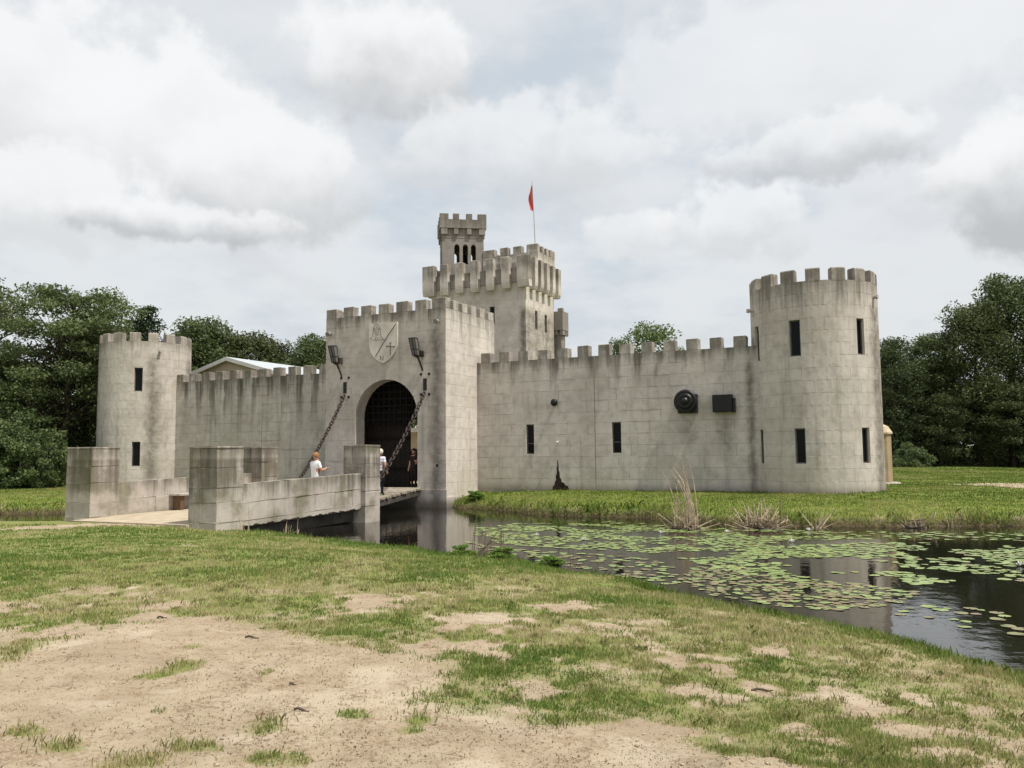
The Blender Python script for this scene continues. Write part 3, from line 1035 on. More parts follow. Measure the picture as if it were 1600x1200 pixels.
def curtain(name, label, u0, u1, holes, mat, merl, seed, joints=()):
    v = 3.25
    t = thing(name, label, 'castle wall', ((u0 + u1) / 2, v, 0.4))
    f = Face('front', v=v)
    mb = MB()
    core_face(mb, f, u0, u1, -0.2, WZ, holes)
    mb.box(u0, u1, v + 0.345, v + WTH + 0.3, -0.2, WZ - 0.004, 1)
    mb.poly([(u0, v, WZ), (u1, v, WZ), (u1, v + 0.36, WZ), (u0, v + 0.36, WZ)], 1)
    mb.build('wall_core', [MAT['joint_core'], MAT[mat], MAT['dark_void']], t)
    cuts = list(holes) + [(j - 0.02, j + 0.02, -1, 9) for j in joints]
    clay(t, f, u0, u1, 0.21, WZ, cuts, mat, seed, JG=0.0048)
    for i, (h0, h1, g0, g1) in enumerate(holes):
        add_window(t, f, h0, h1, g0, g1, 0.36)
    for i, mu in enumerate(merl):
        merlon(t, mu + 0.3, v + WTH / 2 + 0.01, WZ, 0.60, WTH, 0.53, mat, i)
    return t, f


east_wall, f_east = curtain('curtain_wall', 'long pale block curtain wall with two slit windows between gatehouse and lily-pond round tower', 0.0, 14.6,
                            [(2.86, 3.30, 2.58, 4.08), (7.50, 7.97, 2.58, 4.09)], 'stone_wall_east', [0.22 + 1.105 * i for i in range(13)], 3, (6.62,))
west_wall, f_west = curtain('curtain_wall', 'dark-streaked curtain wall without windows between the gatehouse and the smaller-looking far round tower', -22.6, -7.46,
                            [], 'stone_wall_west', [-22.24 + 1.165 * i for i in range(13)], 5, (-14.9,))

# dark bits on the east wall that belong to it
mb = MB()
pr = [(4.28, 0.70), (4.31, 0.92), (4.40, 1.02), (4.43, 1.17), (4.50, 1.26), (4.49, 1.48), (4.545, 1.60), (4.54, 1.86), (4.575, 1.98), (4.58, 2.20), (4.60, 2.32), (4.62, 2.12), (4.645, 2.0), (4.64, 1.78), (4.69, 1.62), (4.70, 1.40), (4.77, 1.30), (4.80, 1.17), (4.93, 1.12), (5.0, 1.0), (5.12, 0.97), (5.18, 0.84), (5.2, 0.70)]
mb.prism(pr, 3.242, 3.252)
o = mb.build('seep_stain', MAT['soot'], east_wall)
o['label'] = 'dark brown tapering seep stain rising from the grass'
mb = MB()
mb.lathe([(0.03, 0), (0.05, 0.05), (0.05, 0.12), (0.02, 0.14)], (4.62, 3.25, 3.16), 'y-', 8)
mb.build('tap', MAT['white_trim'], east_wall)

# ------------------------------------------------------------------ round towers
TZ0 = 9.95


def round_tower(name, label, uc, vc, R, wins, mat, merl0, seed):
    t = thing(name, label, 'round tower', (uc, vc, 0.4))
    f = Face('round', uc=uc, vc=vc, R=R)
    holes = []
    for (a0, a1, z0, z1) in wins:
        holes.append((math.radians(a0) * R, math.radians(a1) * R, z0, z1))
    s0, s1 = -math.pi * R, math.pi * R
    mb = MB()
    core_face(mb, f, s0, s1, -0.2, TZ0, holes, 0.3, PR, 0.45)
    # parapet walk and inner face
    n = 40
    for k in range(n):
        t0, t1 = 2 * math.pi * k / n, 2 * math.pi * (k + 1) / n

        def q(r, tt, z):
            return (uc + r * math.cos(tt), vc + r * math.sin(tt), z)
        mb.poly([q(R, t0, TZ0), q(R, t1, TZ0), q(R - 0.45, t1, TZ0), q(R - 0.45, t0, TZ0)], 1)
        mb.poly([q(R - 0.45, t0, TZ0), q(R - 0.45, t1, TZ0), q(R - 0.45, t1, TZ0 - 1.1), q(R - 0.45, t0, TZ0 - 1.1)], 1)
        mb.poly([q(R - 0.44, t0, TZ0 - 1.1), q(R - 0.44, t1, TZ0 - 1.1), q(0, t1, TZ0 - 1.1)], 1)
    mb.build('wall_core', [MAT['joint_core'], MAT[mat], MAT['dark_void']], t)
    hs = holes
    clay(t, f, s0, s1, 0.21, TZ0, hs, mat, seed, JG=0.0033)
    for h in holes:
        add_window(t, f, *h)
    # curved merlons
    wa, nm = math.radians(12.6), 16
    V, Fs = [], []
    ns = 4
    for i in range(ns + 1):
        a = -wa / 2 + wa * i / ns
        for (r, z) in ((R + 0.004, -0.02), (R + 0.004, 0.50), (R - 0.03, 0.55), (R - 0.41, 0.55), (R - 0.45, 0.50), (R - 0.45, -0.02)):
            V.append((r * math.cos(a), r * math.sin(a), z))
    for i in range(ns):
        for k in range(6):
            k2 = (k + 1) % 6
            Fs.append((i * 6 + k, (i + 1) * 6 + k, (i + 1) * 6 + k2, i * 6 + k2))
    Fs += [tuple(range(5, -1, -1)), tuple(ns * 6 + k for k in range(6))]
    me = mesh_of('merlon', V, Fs, MAT[mat])
    for k in range(nm):
        link('merlon', me, t, (0, 0, TZ0 - 0.4), math.radians(merl0 + 22.5 * k))
    return t, f


east_tower, f_et = round_tower('round_tower', 'near round stone tower with six slit windows on the lawn by the lily pads', 16.85, 4.75, 2.77,
                               [(-150, -141.5, 6.7, 8.28), (-105.2, -95.2, 6.7, 8.28), (-44.5, -36, 6.72, 8.28), (-147.3, -139.8, 2.06, 3.57), (-103.6, -94.2, 2.06, 3.57), (-43.8, -34.8, 2.06, 3.57)],
                               'stone_tower_east', -105.4, 11)
west_tower, f_wt = round_tower('round_tower', 'far round stone tower rising behind the bridge pillar against dark trees', -25.0, 3.2, 2.82,
                               [(-53.5, -43.5, 6.75, 8.25), (-54, -44, 2.04, 3.57)], 'stone_tower_west', -99, 13)


def spout(parent, face, s, z, r=0.1, ln=0.3, mat='stone_bridge'):
    p0, p1 = Vector(face.pt(s, 0.05, z)), Vector(face.pt(s, -ln, z + 0.02))
    mb = MB()
    d = (p1 - p0)
    mb.tube([p0, p0 + d * 0.65, p0 + d * 0.66, p1], [r * 0.7, r * 0.7, r, r * 0.95], 10)
    return mb.build('drain_spout', MAT[mat], parent)


spout(east_tower, f_et, math.radians(-152) * 2.77, 9.05)
spout(east_tower, f_et, math.radians(-18) * 2.77, 9.3, 0.11, 0.2)
spout(west_tower, f_wt, math.radians(-24) * 2.8, 9.35, 0.11, 0.22)

# ------------------------------------------------------------------ gatehouse
GW, GD, GZ = 7.46, 5.3, 9.94
gate = thing('gatehouse', 'square battlemented gatehouse with round arch, shield and drawbridge chains', 'gatehouse', (-GW / 2, 0, -0.6))
fg, fs = Face('front', v=0.0), Face('flank', u=0.0)
ARCH = (-5.50, -1.66, 4.56, 0.9)
aC, aR = (ARCH[0] + ARCH[1]) / 2, (ARCH[1] - ARCH[0]) / 2
mb = MB()
D0 = PR
# front backing with the arch left open
for (a, b, c, d) in ((-GW, ARCH[0], -0.8, GZ), (ARCH[1], 0, -0.8, GZ), (ARCH[0], ARCH[1], -0.8, ARCH[3])):
    mb.poly([(a, D0, c), (b, D0, c), (b, D0, d), (a, D0, d)], 0)
NA = 28
for i in range(NA):
    a, b = ARCH[0] + (ARCH[1] - ARCH[0]) * i / NA, ARCH[0] + (ARCH[1] - ARCH[0]) * (i + 1) / NA
    za = arch_top(min(max(a, ARCH[0] + 1e-5), ARCH[1] - 1e-5), ARCH)
    zb = arch_top(min(max(b, ARCH[0] + 1e-5), ARCH[1] - 1e-5), ARCH)
    mb.poly([(a, D0, za), (b, D0, zb), (b, D0, GZ), (a, D0, GZ)], 0)
# arch reveal
ap = [(ARCH[0], ARCH[3]), (ARCH[0], ARCH[2])] + [(aC - aR * math.cos(math.pi * k / 24), ARCH[2] + aR * math.sin(math.pi * k / 24)) for k in range(1, 24)] + [(ARCH[1], ARCH[2]), (ARCH[1], ARCH[3])]
for i in range(len(ap) - 1):
    (a, za), (b, zb) = ap[i], ap[i + 1]
    mb.poly([(a, 0.002, za), (b, 0.002, zb), (b, 0.8, zb), (a, 0.8, za)], 1)
# passage behind, open to the courtyard
pu0, pu1, pz = -6.0, -1.2, 7.0
for i in range(len(ap) - 1):   # back of the front wall
    pass
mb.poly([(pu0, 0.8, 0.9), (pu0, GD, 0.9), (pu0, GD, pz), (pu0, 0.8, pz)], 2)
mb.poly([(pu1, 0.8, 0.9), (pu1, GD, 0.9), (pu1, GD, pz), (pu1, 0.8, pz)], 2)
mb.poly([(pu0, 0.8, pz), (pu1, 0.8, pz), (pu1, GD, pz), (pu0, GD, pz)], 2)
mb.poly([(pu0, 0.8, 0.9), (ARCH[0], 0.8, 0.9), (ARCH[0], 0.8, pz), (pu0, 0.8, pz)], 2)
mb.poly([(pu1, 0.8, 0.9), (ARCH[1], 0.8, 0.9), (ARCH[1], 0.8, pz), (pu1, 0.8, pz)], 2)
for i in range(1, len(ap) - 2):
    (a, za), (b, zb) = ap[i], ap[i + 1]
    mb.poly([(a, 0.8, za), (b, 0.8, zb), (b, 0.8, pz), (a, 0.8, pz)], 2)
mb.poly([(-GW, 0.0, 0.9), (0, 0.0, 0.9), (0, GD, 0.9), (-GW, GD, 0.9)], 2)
# rear wall with its own opening, flanks, roof walk
for (a, b, c, d) in ((-GW, -5.7, -0.8, GZ), (-1.5, 0, -0.8, GZ), (-5.7, -1.5, 4.6, GZ)):
    mb.box(a, b, GD - 0.4, GD, c, d, 1)
mb.poly([(-D0, 0, -0.8), (-D0, GD, -0.8), (-D0, GD, GZ), (-D0, 0, GZ)], 0)
mb.poly([(-GW, 0, -0.8), (-GW, GD, -0.8), (-GW, GD, GZ), (-GW, 0, GZ)], 1)
for (a, b, c, d) in ((-GW, 0, 0, 0.45), (-GW, 0, GD - 0.45, GD), (-GW, -GW + 0.45, 0.45, GD - 0.45), (-0.45, 0, 0.45, GD - 0.45)):
    mb.poly([(a, c, GZ + 0.002), (b, c, GZ + 0.002), (b, d, GZ + 0.002), (a, d, GZ + 0.002)], 1)
for (a, b, c, d) in ((-GW + 0.45, -0.45, 0.45, 0.46), (-GW + 0.45, -0.45, GD - 0.46, GD - 0.45), (-GW + 0.45, -GW + 0.46, 0.46, GD - 0.46), (-0.46, -0.45, 0.46, GD - 0.46)):
    mb.box(a, b, c, d, GZ - 1.2, GZ, 1)
mb.poly([(-GW + 0.46, 0.46, GZ - 1.2), (-0.46, 0.46, GZ - 1.2), (-0.46, GD - 0.46, GZ - 1.2), (-GW + 0.46, GD - 0.46, GZ - 1.2)], 1)
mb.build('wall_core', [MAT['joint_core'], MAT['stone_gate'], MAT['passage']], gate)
clay(gate, fg, -GW, 0.0, -0.45, GZ, [(-5.5, -1.66, -2, 0.9)] if False else [], 'stone_gate', 21, ARCH, JG=0.0032)
clay(gate, fs, 0.0, GD, -0.45, GZ, [], 'stone_gate_flank', 22, JG=0.004)
mb = MB()
mb.box(-GW + 0.02, 0.06, -0.07, 0.0, -0.8, 0.86, 0)
mb.box(0.0, 0.06, 0.0, 1.2, -0.8, 0.5, 0)
mb.build('plinth', MAT['stone_gate'], gate)
for i, mu in enumerate([-7.46 + 1.127 * k for k in range(7)]):
    merlon(gate, mu + 0.35, 0.225, GZ, 0.70, 0.46, 0.52, 'stone_gate', i)
for i, mv in enumerate([0.75 + 0.96 * k for k in range(5)]):
    merlon(gate, -0.225, mv + 0.28, GZ, 0.55, 0.46, 0.52, 'stone_gate_flank', i, math.pi / 2)
    merlon(gate, -GW + 0.225, mv + 0.28, GZ, 0.55, 0.46, 0.52, 'stone_gate', i, math.pi / 2)
for i, mu in enumerate([-7.46 + 1.127 * k for k in range(7)]):
    merlon(gate, mu + 0.35, GD - 0.225, GZ, 0.70, 0.46, 0.52, 'stone_gate', i)
# flat black plates paint in the dark of the chain slots; square plates around
for su, szz in ((-6.18, 6.17), (-1.21, 6.12)):
    mb = MB()
    mb.box(su - 0.10, su + 0.10, -0.03, 0.03, szz - 0.30, szz + 0.30)
    mb.build('chain_slot', MAT['black_paint'], gate)
    for du_ in (-0.24, 0.24):
        for dz_ in (-0.50, 0.52):
            mb = MB()
            V, Fs = soft_box(su + du_ - 0.065, su + du_ + 0.065, -0.025, 0.03, szz + dz_ - 0.065, szz + dz_ + 0.065, 0.012, 0, 0)
            mb.add(V, Fs)
            mb.build('square_plate', MAT['black_paint'], gate)
mb = MB()
V, Fs = soft_box(-0.57, -0.44, -0.025, 0.03, 2.0, 2.13, 0.012, 0, 0)
mb.add(V, Fs)
mb.build('square_plate', MAT['black_paint'], gate)  # black plate standing in for the dark of a square hole
for su, szz in ((-7.15, 9.12), (-0.42, 9.28)):
    mb = MB()
    mb.tube([(su, 0.02, szz), (su, -0.14, szz), (su + 0.02, -0.15, szz - 0.01), (su + 0.05, -0.36, szz - 0.08)], [0.07, 0.06, 0.10, 0.13], 12)
    mb.build('floodlight', MAT['stone_turret'], gate)
# timber gate: a broad leaf closed on one side, a gap on the other; raised portcullis in front
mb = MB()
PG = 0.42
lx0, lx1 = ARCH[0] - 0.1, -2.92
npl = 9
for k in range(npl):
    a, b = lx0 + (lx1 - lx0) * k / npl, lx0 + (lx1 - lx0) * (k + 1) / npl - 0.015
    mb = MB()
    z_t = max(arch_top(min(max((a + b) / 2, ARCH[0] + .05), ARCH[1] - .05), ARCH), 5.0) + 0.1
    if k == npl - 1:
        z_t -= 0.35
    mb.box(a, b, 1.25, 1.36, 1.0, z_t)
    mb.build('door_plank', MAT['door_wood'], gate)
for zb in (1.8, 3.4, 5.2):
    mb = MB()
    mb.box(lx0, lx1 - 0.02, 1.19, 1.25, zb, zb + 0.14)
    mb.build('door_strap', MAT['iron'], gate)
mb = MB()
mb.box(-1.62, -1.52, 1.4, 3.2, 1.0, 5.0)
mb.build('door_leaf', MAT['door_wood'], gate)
for k in range(11):
    s = ARCH[0] + 0.18 + k * 0.348
    zt = arch_top(s, ARCH) + 0.2
    if zt > 4.7:
        mb = MB()
        mb.box(s - 0.045, s + 0.045, PG + 0.42, PG + 0.50, 4.25, zt)
        mb.add([(s - 0.045, PG + 0.42, 4.25), (s + 0.045, PG + 0.42, 4.25), (s + 0.045, PG + 0.5, 4.25), (s - 0.045, PG + 0.5, 4.25), (s, PG + 0.46, 4.08)], [(0, 1, 4), (1, 2, 4), (2, 3, 4), (3, 0, 4)])
        mb.build('portcullis_bar', MAT['iron'], gate)
for k in range(6):
    z = 4.45 + k * 0.36
    hw = aR if z <= ARCH[2] else math.sqrt(max(0.05, aR * aR - (z - ARCH[2]) ** 2))
    mb = MB()
    mb.box(aC - hw - 0.1, aC + hw + 0.1, PG + 0.36, PG + 0.42, z - 0.04, z + 0.04)
    mb.build('portcullis_bar', MAT['iron'], gate)

# ------------------------------------------------------------------ shield
shield = thing('shield', 'pale carved stone shield with knight head, cross and letter N above the arch', 'shield', (-3.7, -0.01, 7.35))


def sh(px, py):
    ytop = 290 - 50 * (px - 180) / 440
    return (-4.60 + (px - 180) * 0.00402, 9.41 - (py - ytop - (25 * (1 - (px - 180) / 220))) * 0.00335)


half = [(-0.885, 9.42), (-0.885, 8.45), (-0.86, 8.22), (-0.76, 7.93), (-0.60, 7.70), (-0.40, 7.52), (-0.18, 7.40), (0, 7.33)]
outl = [(-3.715 + x, z) for x, z in half] + [(-3.715 - x, z) for x, z in half[-2::-1]]
mb = MB()
mb.prism(outl, -0.09, -0.001)
mb.build('slab', MAT['stone_shield'], shield)
mb = MB()
n_ = len(outl)
ctr = (-3.715, 8.5)
mb = MB()


def stroke(mb, pts, r=0.013):
    mb.tube([(p[0], -0.092, p[1]) for p in pts], r, 5)


stroke(mb, [sh(p, q) for p, q in ((598, 248), (500, 405), (400, 580), (285, 800))], 0.022)
o = mb.build('diagonal_line', MAT['engraved'], shield)
mb = MB()
for pts in (((250, 385), (252, 350), (268, 312), (298, 285), (330, 308), (350, 340), (357, 375)), ((245, 372), (300, 352), (362, 348)), ((247, 392), (300, 375), (364, 368)), ((300, 330), (300, 352)),
            ((252, 392), (246, 450), (232, 500), (195, 532)), ((357, 378), (362, 440), (380, 480), (420, 520)), ((195, 535), (240, 546), (300, 544), (350, 530), (420, 520)),
            ((272, 385), (276, 430), (300, 472), (326, 430), (332, 380)), ((282, 400), (294, 402)), ((308, 400), (320, 396)), ((300, 405), (297, 425), (304, 427)), ((290, 445), (312, 443)), ((290, 500), (290, 560)), ((312, 500), (318, 540))):
    stroke(mb, [sh(p, q) for p, q in pts], 0.011)
mb.build('knight_head', MAT['engraved'], shield)
mb = MB()
stroke(mb, [sh(515, 552), sh(515, 740)], 0.022)
stroke(mb, [sh(460, 612), sh(578, 604)], 0.026)
for p, q in ((460, 612), (578, 604), (515, 552)):
    a = sh(p, q)
    stroke(mb, [(a[0] - 0.03, a[1] - 0.05), (a[0] + 0.03, a[1] + 0.05)] if q != 552 else [(a[0] - 0.06, a[1]), (a[0] + 0.06, a[1])], 0.02)
mb.build('cross', MAT['engraved'], shield)
mb = MB()
stroke(mb, [sh(362, 838), sh(362, 780), sh(406, 838), sh(406, 780)], 0.014)
for p, q in ((362, 838), (362, 780), (406, 780)):
    a = sh(p, q)
    stroke(mb, [(a[0] - 0.04, a[1]), (a[0] + 0.04, a[1])], 0.010)
mb.build('letter', MAT['engraved'], shield)

# ------------------------------------------------------------------ wall lanterns
for (lu, lz, lab) in ((-6.55, 7.55, 'rusty cage lantern on bracket over the chain slot, on the tree side of the shield'), (-1.50, 7.62, 'rusty cage lantern on bracket over the chain slot, on the keep side of the shield')):
    t = thing('wall_lantern', lab, 'lantern', (lu, -0.3, lz - 0.75), group='lanterns on the gatehouse front')
    mb = MB()
    mb.tube([(lu + 0.14, 0.02, lz - 0.80), (lu + 0.10, -0.14, lz - 0.45), (lu + 0.02, -0.30, lz - 0.06)], [0.05, 0.05, 0.06], 8)
    mb.build('bracket', MAT['rusty_iron'], t)

    def cg(x, y, z):      # cage coordinates lean out with the bracket
        return (lu - 0.02 + 0.85 * x - 0.13 * z, -0.36 + 0.85 * y - 0.10 * z, lz + 0.92 * z)
    mb = MB()
    for sx_ in (-1, 1):
        for sy_ in (-1, 1):
            mb.tube([cg(0.17 * sx_, 0.14 * sy_, -0.05), cg(0.21 * sx_, 0.17 * sy_, 0.9)], 0.019, 5)
    for zz, e in ((-0.05, 0.17), (0.28, 0.185), (0.9, 0.21)):
        c_ = [cg(-e, -e * 0.82, zz), cg(e, -e * 0.82, zz), cg(e, e * 0.82, zz), cg(-e, e * 0.82, zz)]
        for k in range(4):
            mb.tube([c_[k], c_[(k + 1) % 4]], 0.019, 5)
    for sy_ in (-1, 1):
        mb.tube([cg(0, 0.14 * sy_, -0.05), cg(0, 0.17 * sy_, 0.9)], 0.024, 5)
    V = [cg(a, b, -0.06) for a, b in ((-0.17, -0.14), (0.17, -0.14), (0.17, 0.14), (-0.17, 0.14))] + [cg(0, 0, -0.2)]
    mb.add(V, [(0, 1, 2, 3), (0, 4, 1), (1, 4, 2), (2, 4, 3), (3, 4, 0)])
    mb.build('cage', MAT['rusty_iron'], t)
    mb = MB()
    b0 = [cg(a * 0.16, b * 0.13, -0.03) for a, b in ((-1, -1), (1, -1), (1, 1), (-1, 1))]
    b1 = [cg(a * 0.20, b * 0.16, 0.88) for a, b in ((-1, -1), (1, -1), (1, 1), (-1, 1))]
    mb.add(b0 + b1, [(0, 1, 5, 4), (1, 2, 6, 5), (2, 3, 7, 6), (3, 0, 4, 7), (4, 5, 6, 7), (3, 2, 1, 0)])
    mb.build('glass', MAT['lamp_glass'], t)
    mb = MB()
    mb.box(lu + 0.13, lu + 0.24, -0.30, -0.05, lz - 0.12, lz + 0.2)
    mb.build('junction_box', MAT['rusty_iron'], t)

# ------------------------------------------------------------------ vents on the east wall
t = thing('exhaust_vent', 'black domed round exhaust vent on a square plate beside the square hood', 'vent', (11.31, 3.2, 4.4))
mb = MB()
V, Fs = soft_box(10.86, 11.78, 3.02, 3.26, 4.42, 5.30, 0.02, 0, 0)
mb.add(V, Fs)
mb.build('plate', MAT['black_paint'], t)
mb = MB()
mb.lathe([(0.40, 0.0), (0.54, 0.02), (0.56, 0.10), (0.53, 0.17), (0.44, 0.20), (0.40, 0.16), (0.38, 0.20), (0.36, 0.27), (0.27, 0.31), (0.22, 0.27), (0.18, 0.28), (0.16, 0.36), (0.08, 0.40), (0.01, 0.41)], (11.26, 3.03, 4.97), 'y-', 28)
mb.build('cap', MAT['black_paint'], t, True)
t = thing('exhaust_hood', 'black square exhaust hood box jutting from the block wall next to the tower', 'vent', (13.0, 3.2, 4.35))
mb = MB()
V, Fs = soft_box(12.52, 13.42, 2.86, 3.24, 4.42, 5.22, 0.03, 2, 0.004)
mb.add(V, Fs)
mb.build('hood', MAT['black_paint'], t)
mb = MB()
mb.box(13.43, 13.52, 2.96, 3.24, 4.40, 5.05)
mb.build('flange', MAT['black_paint'], t)
mb = MB()
mb.box(12.58, 13.36, 2.84, 2.86, 4.46, 4.50)
mb.build('drip_edge', MAT['black_paint'], t)
t = thing('pipe_vent', 'small round black pipe cap on the wall above the seep stain', 'vent', (4.53, 3.2, 5.0))
mb = MB()
mb.lathe([(0.09, -0.02), (0.09, 0.10), (0.15, 0.11), (0.19, 0.18), (0.18, 0.26), (0.12, 0.32), (0.03, 0.34)], (4.53, 3.25, 5.16), 'y-', 18)
mb.build('cap', MAT['black_paint'], t, True)

# ------------------------------------------------------------------ keep
keep = thing('keep', 'tall square keep with corbelled battlements and raised upper storey behind the gatehouse', 'keep', (-4.9, 14.7, 0.6))
KP = (-8.91, -0.93, 12.0, 17.43)      # outer line of the corbelled parapet
SH = (-8.45, -1.36, 12.42, 17.0)      # shaft
fk, fkr = Face('front', v=SH[2]), Face('flank', u=SH[1])
kh = [(-4.0, -3.62, 11.05, 12.25)]
krh = [(13.86, 14.26, 10.75, 12.0), (15.42, 15.82, 10.75, 11.95)]
mb = MB()
core_face(mb, fk, SH[0], SH[1], 0.5, 13.7, kh, 0.3)
core_face(mb, fkr, SH[2], SH[3], 0.5, 13.7, krh, 0.3)
mb.poly([(SH[0], SH[2] + 0.03, 0.5), (SH[0], SH[3], 0.5), (SH[0], SH[3], 13.7), (SH[0], SH[2] + 0.03, 13.7)], 1)
mb.poly([(SH[0], SH[3], 0.5), (SH[1], SH[3], 0.5), (SH[1], SH[3], 13.7), (SH[0], SH[3], 13.7)], 1)
mb.build('wall_core', [MAT['joint_core'], MAT['stone_keep'], MAT['dark_void']], keep)
clay(keep, fk, SH[0], SH[1], 4.4, 13.7, kh, 'stone_keep', 31, JG=0.0032)
clay(keep, fkr, SH[2], SH[3], 4.4, 13.7, krh, 'stone_keep', 32, JG=0.0032)
for h in kh:
    add_window(keep, fk, *h)
for h in krh:
    add_window(keep, fkr, *h)
# parapet box with floor
pk = 0.33
mb = MB()
x0, x1, y0, y1 = KP[0] + pk, KP[1] - pk, KP[2] + pk, KP[3] - pk
for (a, b, c, d) in ((x0, x1, y0, y0 + 0.4), (x0, x1, y1 - 0.4, y1), (x0, x0 + 0.4, y0 + 0.4, y1 - 0.4), (x1 - 0.4, x1, y0 + 0.4, y1 - 0.4)):
    mb.box(a, b, c, d, 13.72, 14.66)
mb.box(x0 + 0.01, x1 - 0.01, y0 + 0.01, y1 - 0.01, 13.70, 13.95)
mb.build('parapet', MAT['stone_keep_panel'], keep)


def corbel_merlon(parent, face, s, w_, z0, z1, z2, proud, mat, k):
    """pilaster that carries a merlon on top and ends in a tapered corbel below"""
    rr = random.Random(k)
    mb = MB()
    P_ = face.pt
    a, b = s, s + w_
    j = rr.uniform(-0.02, 0.02)
    prof = [(0.0, z2 - 0.03), (0.03, z2), (0.46, z2), (0.48, z2 - 0.02), (0.48, z1 - 0.3), (0.50, z0 + 0.02 + j), (0.10, z0 + j), (0.02, z0 + 0.22 + j), (0.0, z0 + 0.45)]
    V = [P_(a, d, z) for d, z in prof] + [P_(b, d, z) for d, z in prof]
    n = len(prof)
    mb.add(V, [tuple(range(n)), tuple(range(2 * n - 1, n - 1, -1))] + [((i + 1) % n, i, n + i, n + (i + 1) % n) for i in range(n)])
    return mb.build('merlon', MAT[mat], parent)


fkp, fkpr, fkpl = Face('front', v=KP[2]), Face('flank', u=KP[1]), Face('west', u=KP[0])
for i, (s, w_) in enumerate(((-8.91, 0.86), (-7.52, 0.56), (-6.36, 0.54), (-5.20, 0.54), (-4.04, 0.54), (-2.90, 0.54), (-1.78, 0.85))):
    corbel_merlon(keep, fkp, s, w_, 13.30, 14.70, 15.36, 0.14, 'stone_keep', i)
for i in range(6):
    corbel_merlon(keep, fkpr, 12.02 + 0.004 + i * 0.976, 0.46, 13.30, 14.70, 15.36, 0.14, 'stone_keep', 20 + i)
for i in range(5):
    corbel_merlon(keep, fkpl, 12.6 + i * 1.0, 0.6, 13.30, 14.70, 15.36, 0.14, 'stone_keep', 40 + i)
# upper storey
UP_ = (-5.30, -1.17, 14.0, 16.85)
mb = MB()
fu = Face('front', v=UP_[2])
for (a, b, c, d) in ((UP_[0], UP_[1], UP_[2], UP_[2] + 0.4), (UP_[0], UP_[1], UP_[3] - 0.4, UP_[3]), (UP_[0], UP_[0] + 0.4, UP_[2] + 0.4, UP_[3] - 0.4), (UP_[1] - 0.4, UP_[1], UP_[2] + 0.4, UP_[3] - 0.4)):
    mb.box(a, b, c, d, 13.9, 16.0)
mb.box(UP_[0] + 0.4, UP_[1] - 0.4, UP_[2] + 0.4, UP_[3] - 0.4, 15.0, 15.1)
mb.build('upper_storey', MAT['stone_keep'], keep)
for i, (s, w_) in enumerate(((-5.30, 0.92), (-4.01, 0.66), (-3.02, 0.67), (-2.02, 0.85))):
    merlon(keep, s + w_ / 2, UP_[2] + 0.2, 16.0, w_, 0.40, 0.52, 'stone_keep', i)
    merlon(keep, s + w_ / 2, UP_[3] - 0.2, 16.0, w_, 0.40, 0.52, 'stone_keep', i + 1)
for i, s in enumerate((14.72, 15.42, 16.1)):
    merlon(keep, UP_[1] - 0.2, s + 0.2, 16.0, 0.40, 0.40, 0.52, 'stone_keep', i, math.pi / 2)
    merlon(keep, UP_[0] + 0.2, s + 0.2, 16.0, 0.40, 0.40, 0.52, 'stone_keep', i + 1, math.pi / 2)

# bell turret, turned a little the other way
TB = (-3.46, 57.4, 13.95)
tur = thing('bell_turret', 'slim grey turret with three arched openings and battlemented head on top of the keep', 'turret', TB, 'world')
tur.rotation_euler = (0, 0, math.radians(8))
BASE[tur.name] = Vector((0, 0, 0))
hw_, zb = 1.42, 0.0
ZO = TB[2]
mb = MB()
z_a0, z_a1 = 15.55 - ZO, 16.75 - ZO
ops = [(-0.60, -0.24), (-0.02, 0.34), (0.54, 0.88)]
x_ = -hw_
segs = []
for a, b in ops:
    segs.append((x_, a))
    x_ = b
segs.append((x_, hw_))
for side in (0, 1):
    yy = (-hw_, -hw_ + 0.25) if side == 0 else (hw_ - 0.25, hw_)
    for a, b in segs:
        mb.box(a, b, yy[0], yy[1], z_a0, z_a1)
    mb.box(-hw_, hw_, yy[0], yy[1], zb, z_a0)
    # arched heads
    for a, b in ops:
        c, r = (a + b) / 2, (b - a) / 2
        for k in range(8):
            s0_, s1_ = a + (b - a) * k / 8, a + (b - a) * (k + 1) / 8
            h0 = z_a1 + math.sqrt(max(0, r * r - (s0_ - c) ** 2))
            h1 = z_a1 + math.sqrt(max(0, r * r - (s1_ - c) ** 2))
            mb.add([(s0_, yy[0], h0), (s1_, yy[0], h1), (s1_, yy[0], z_a1 + 0.25), (s0_, yy[0], z_a1 + 0.25), (s0_, yy[1], h0), (s1_, yy[1], h1), (s1_, yy[1], z_a1 + 0.25), (s0_, yy[1], z_a1 + 0.25)],
                   [(0, 1, 2, 3), (7, 6, 5, 4), (0, 4, 5, 1)])
    for a, b in segs:
        mb.box(a, b, yy[0], yy[1], z_a1 + 0.0005, z_a1 + 0.25)
    mb.box(-hw_, hw_, yy[0], yy[1], z_a1 + 0.25, 18.1 - ZO)
for xx in ((-hw_, -hw_ + 0.25), (hw_ - 0.25, hw_)):
    mb.box(xx[0], xx[1], -hw_ + 0.25, hw_ - 0.25, zb, z_a0)
    mb.box(xx[0], xx[1], -hw_ + 0.25, -0.35, z_a0, z_a1)
    mb.box(xx[0], xx[1], 0.35, hw_ - 0.25, z_a0, z_a1)
    mb.box(xx[0], xx[1], -hw_ + 0.25, hw_ - 0.25, z_a1, 18.1 - ZO)
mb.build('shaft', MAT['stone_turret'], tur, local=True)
mb = MB()
mb.box(-hw_ - 0.02, hw_ + 0.02, -hw_ - 0.02, hw_ + 0.02, 17.36 - ZO, 17.42 - ZO)
mb.build('string_course', MAT['stone_turret'], tur, local=True)
hd = 1.60
mb = MB()
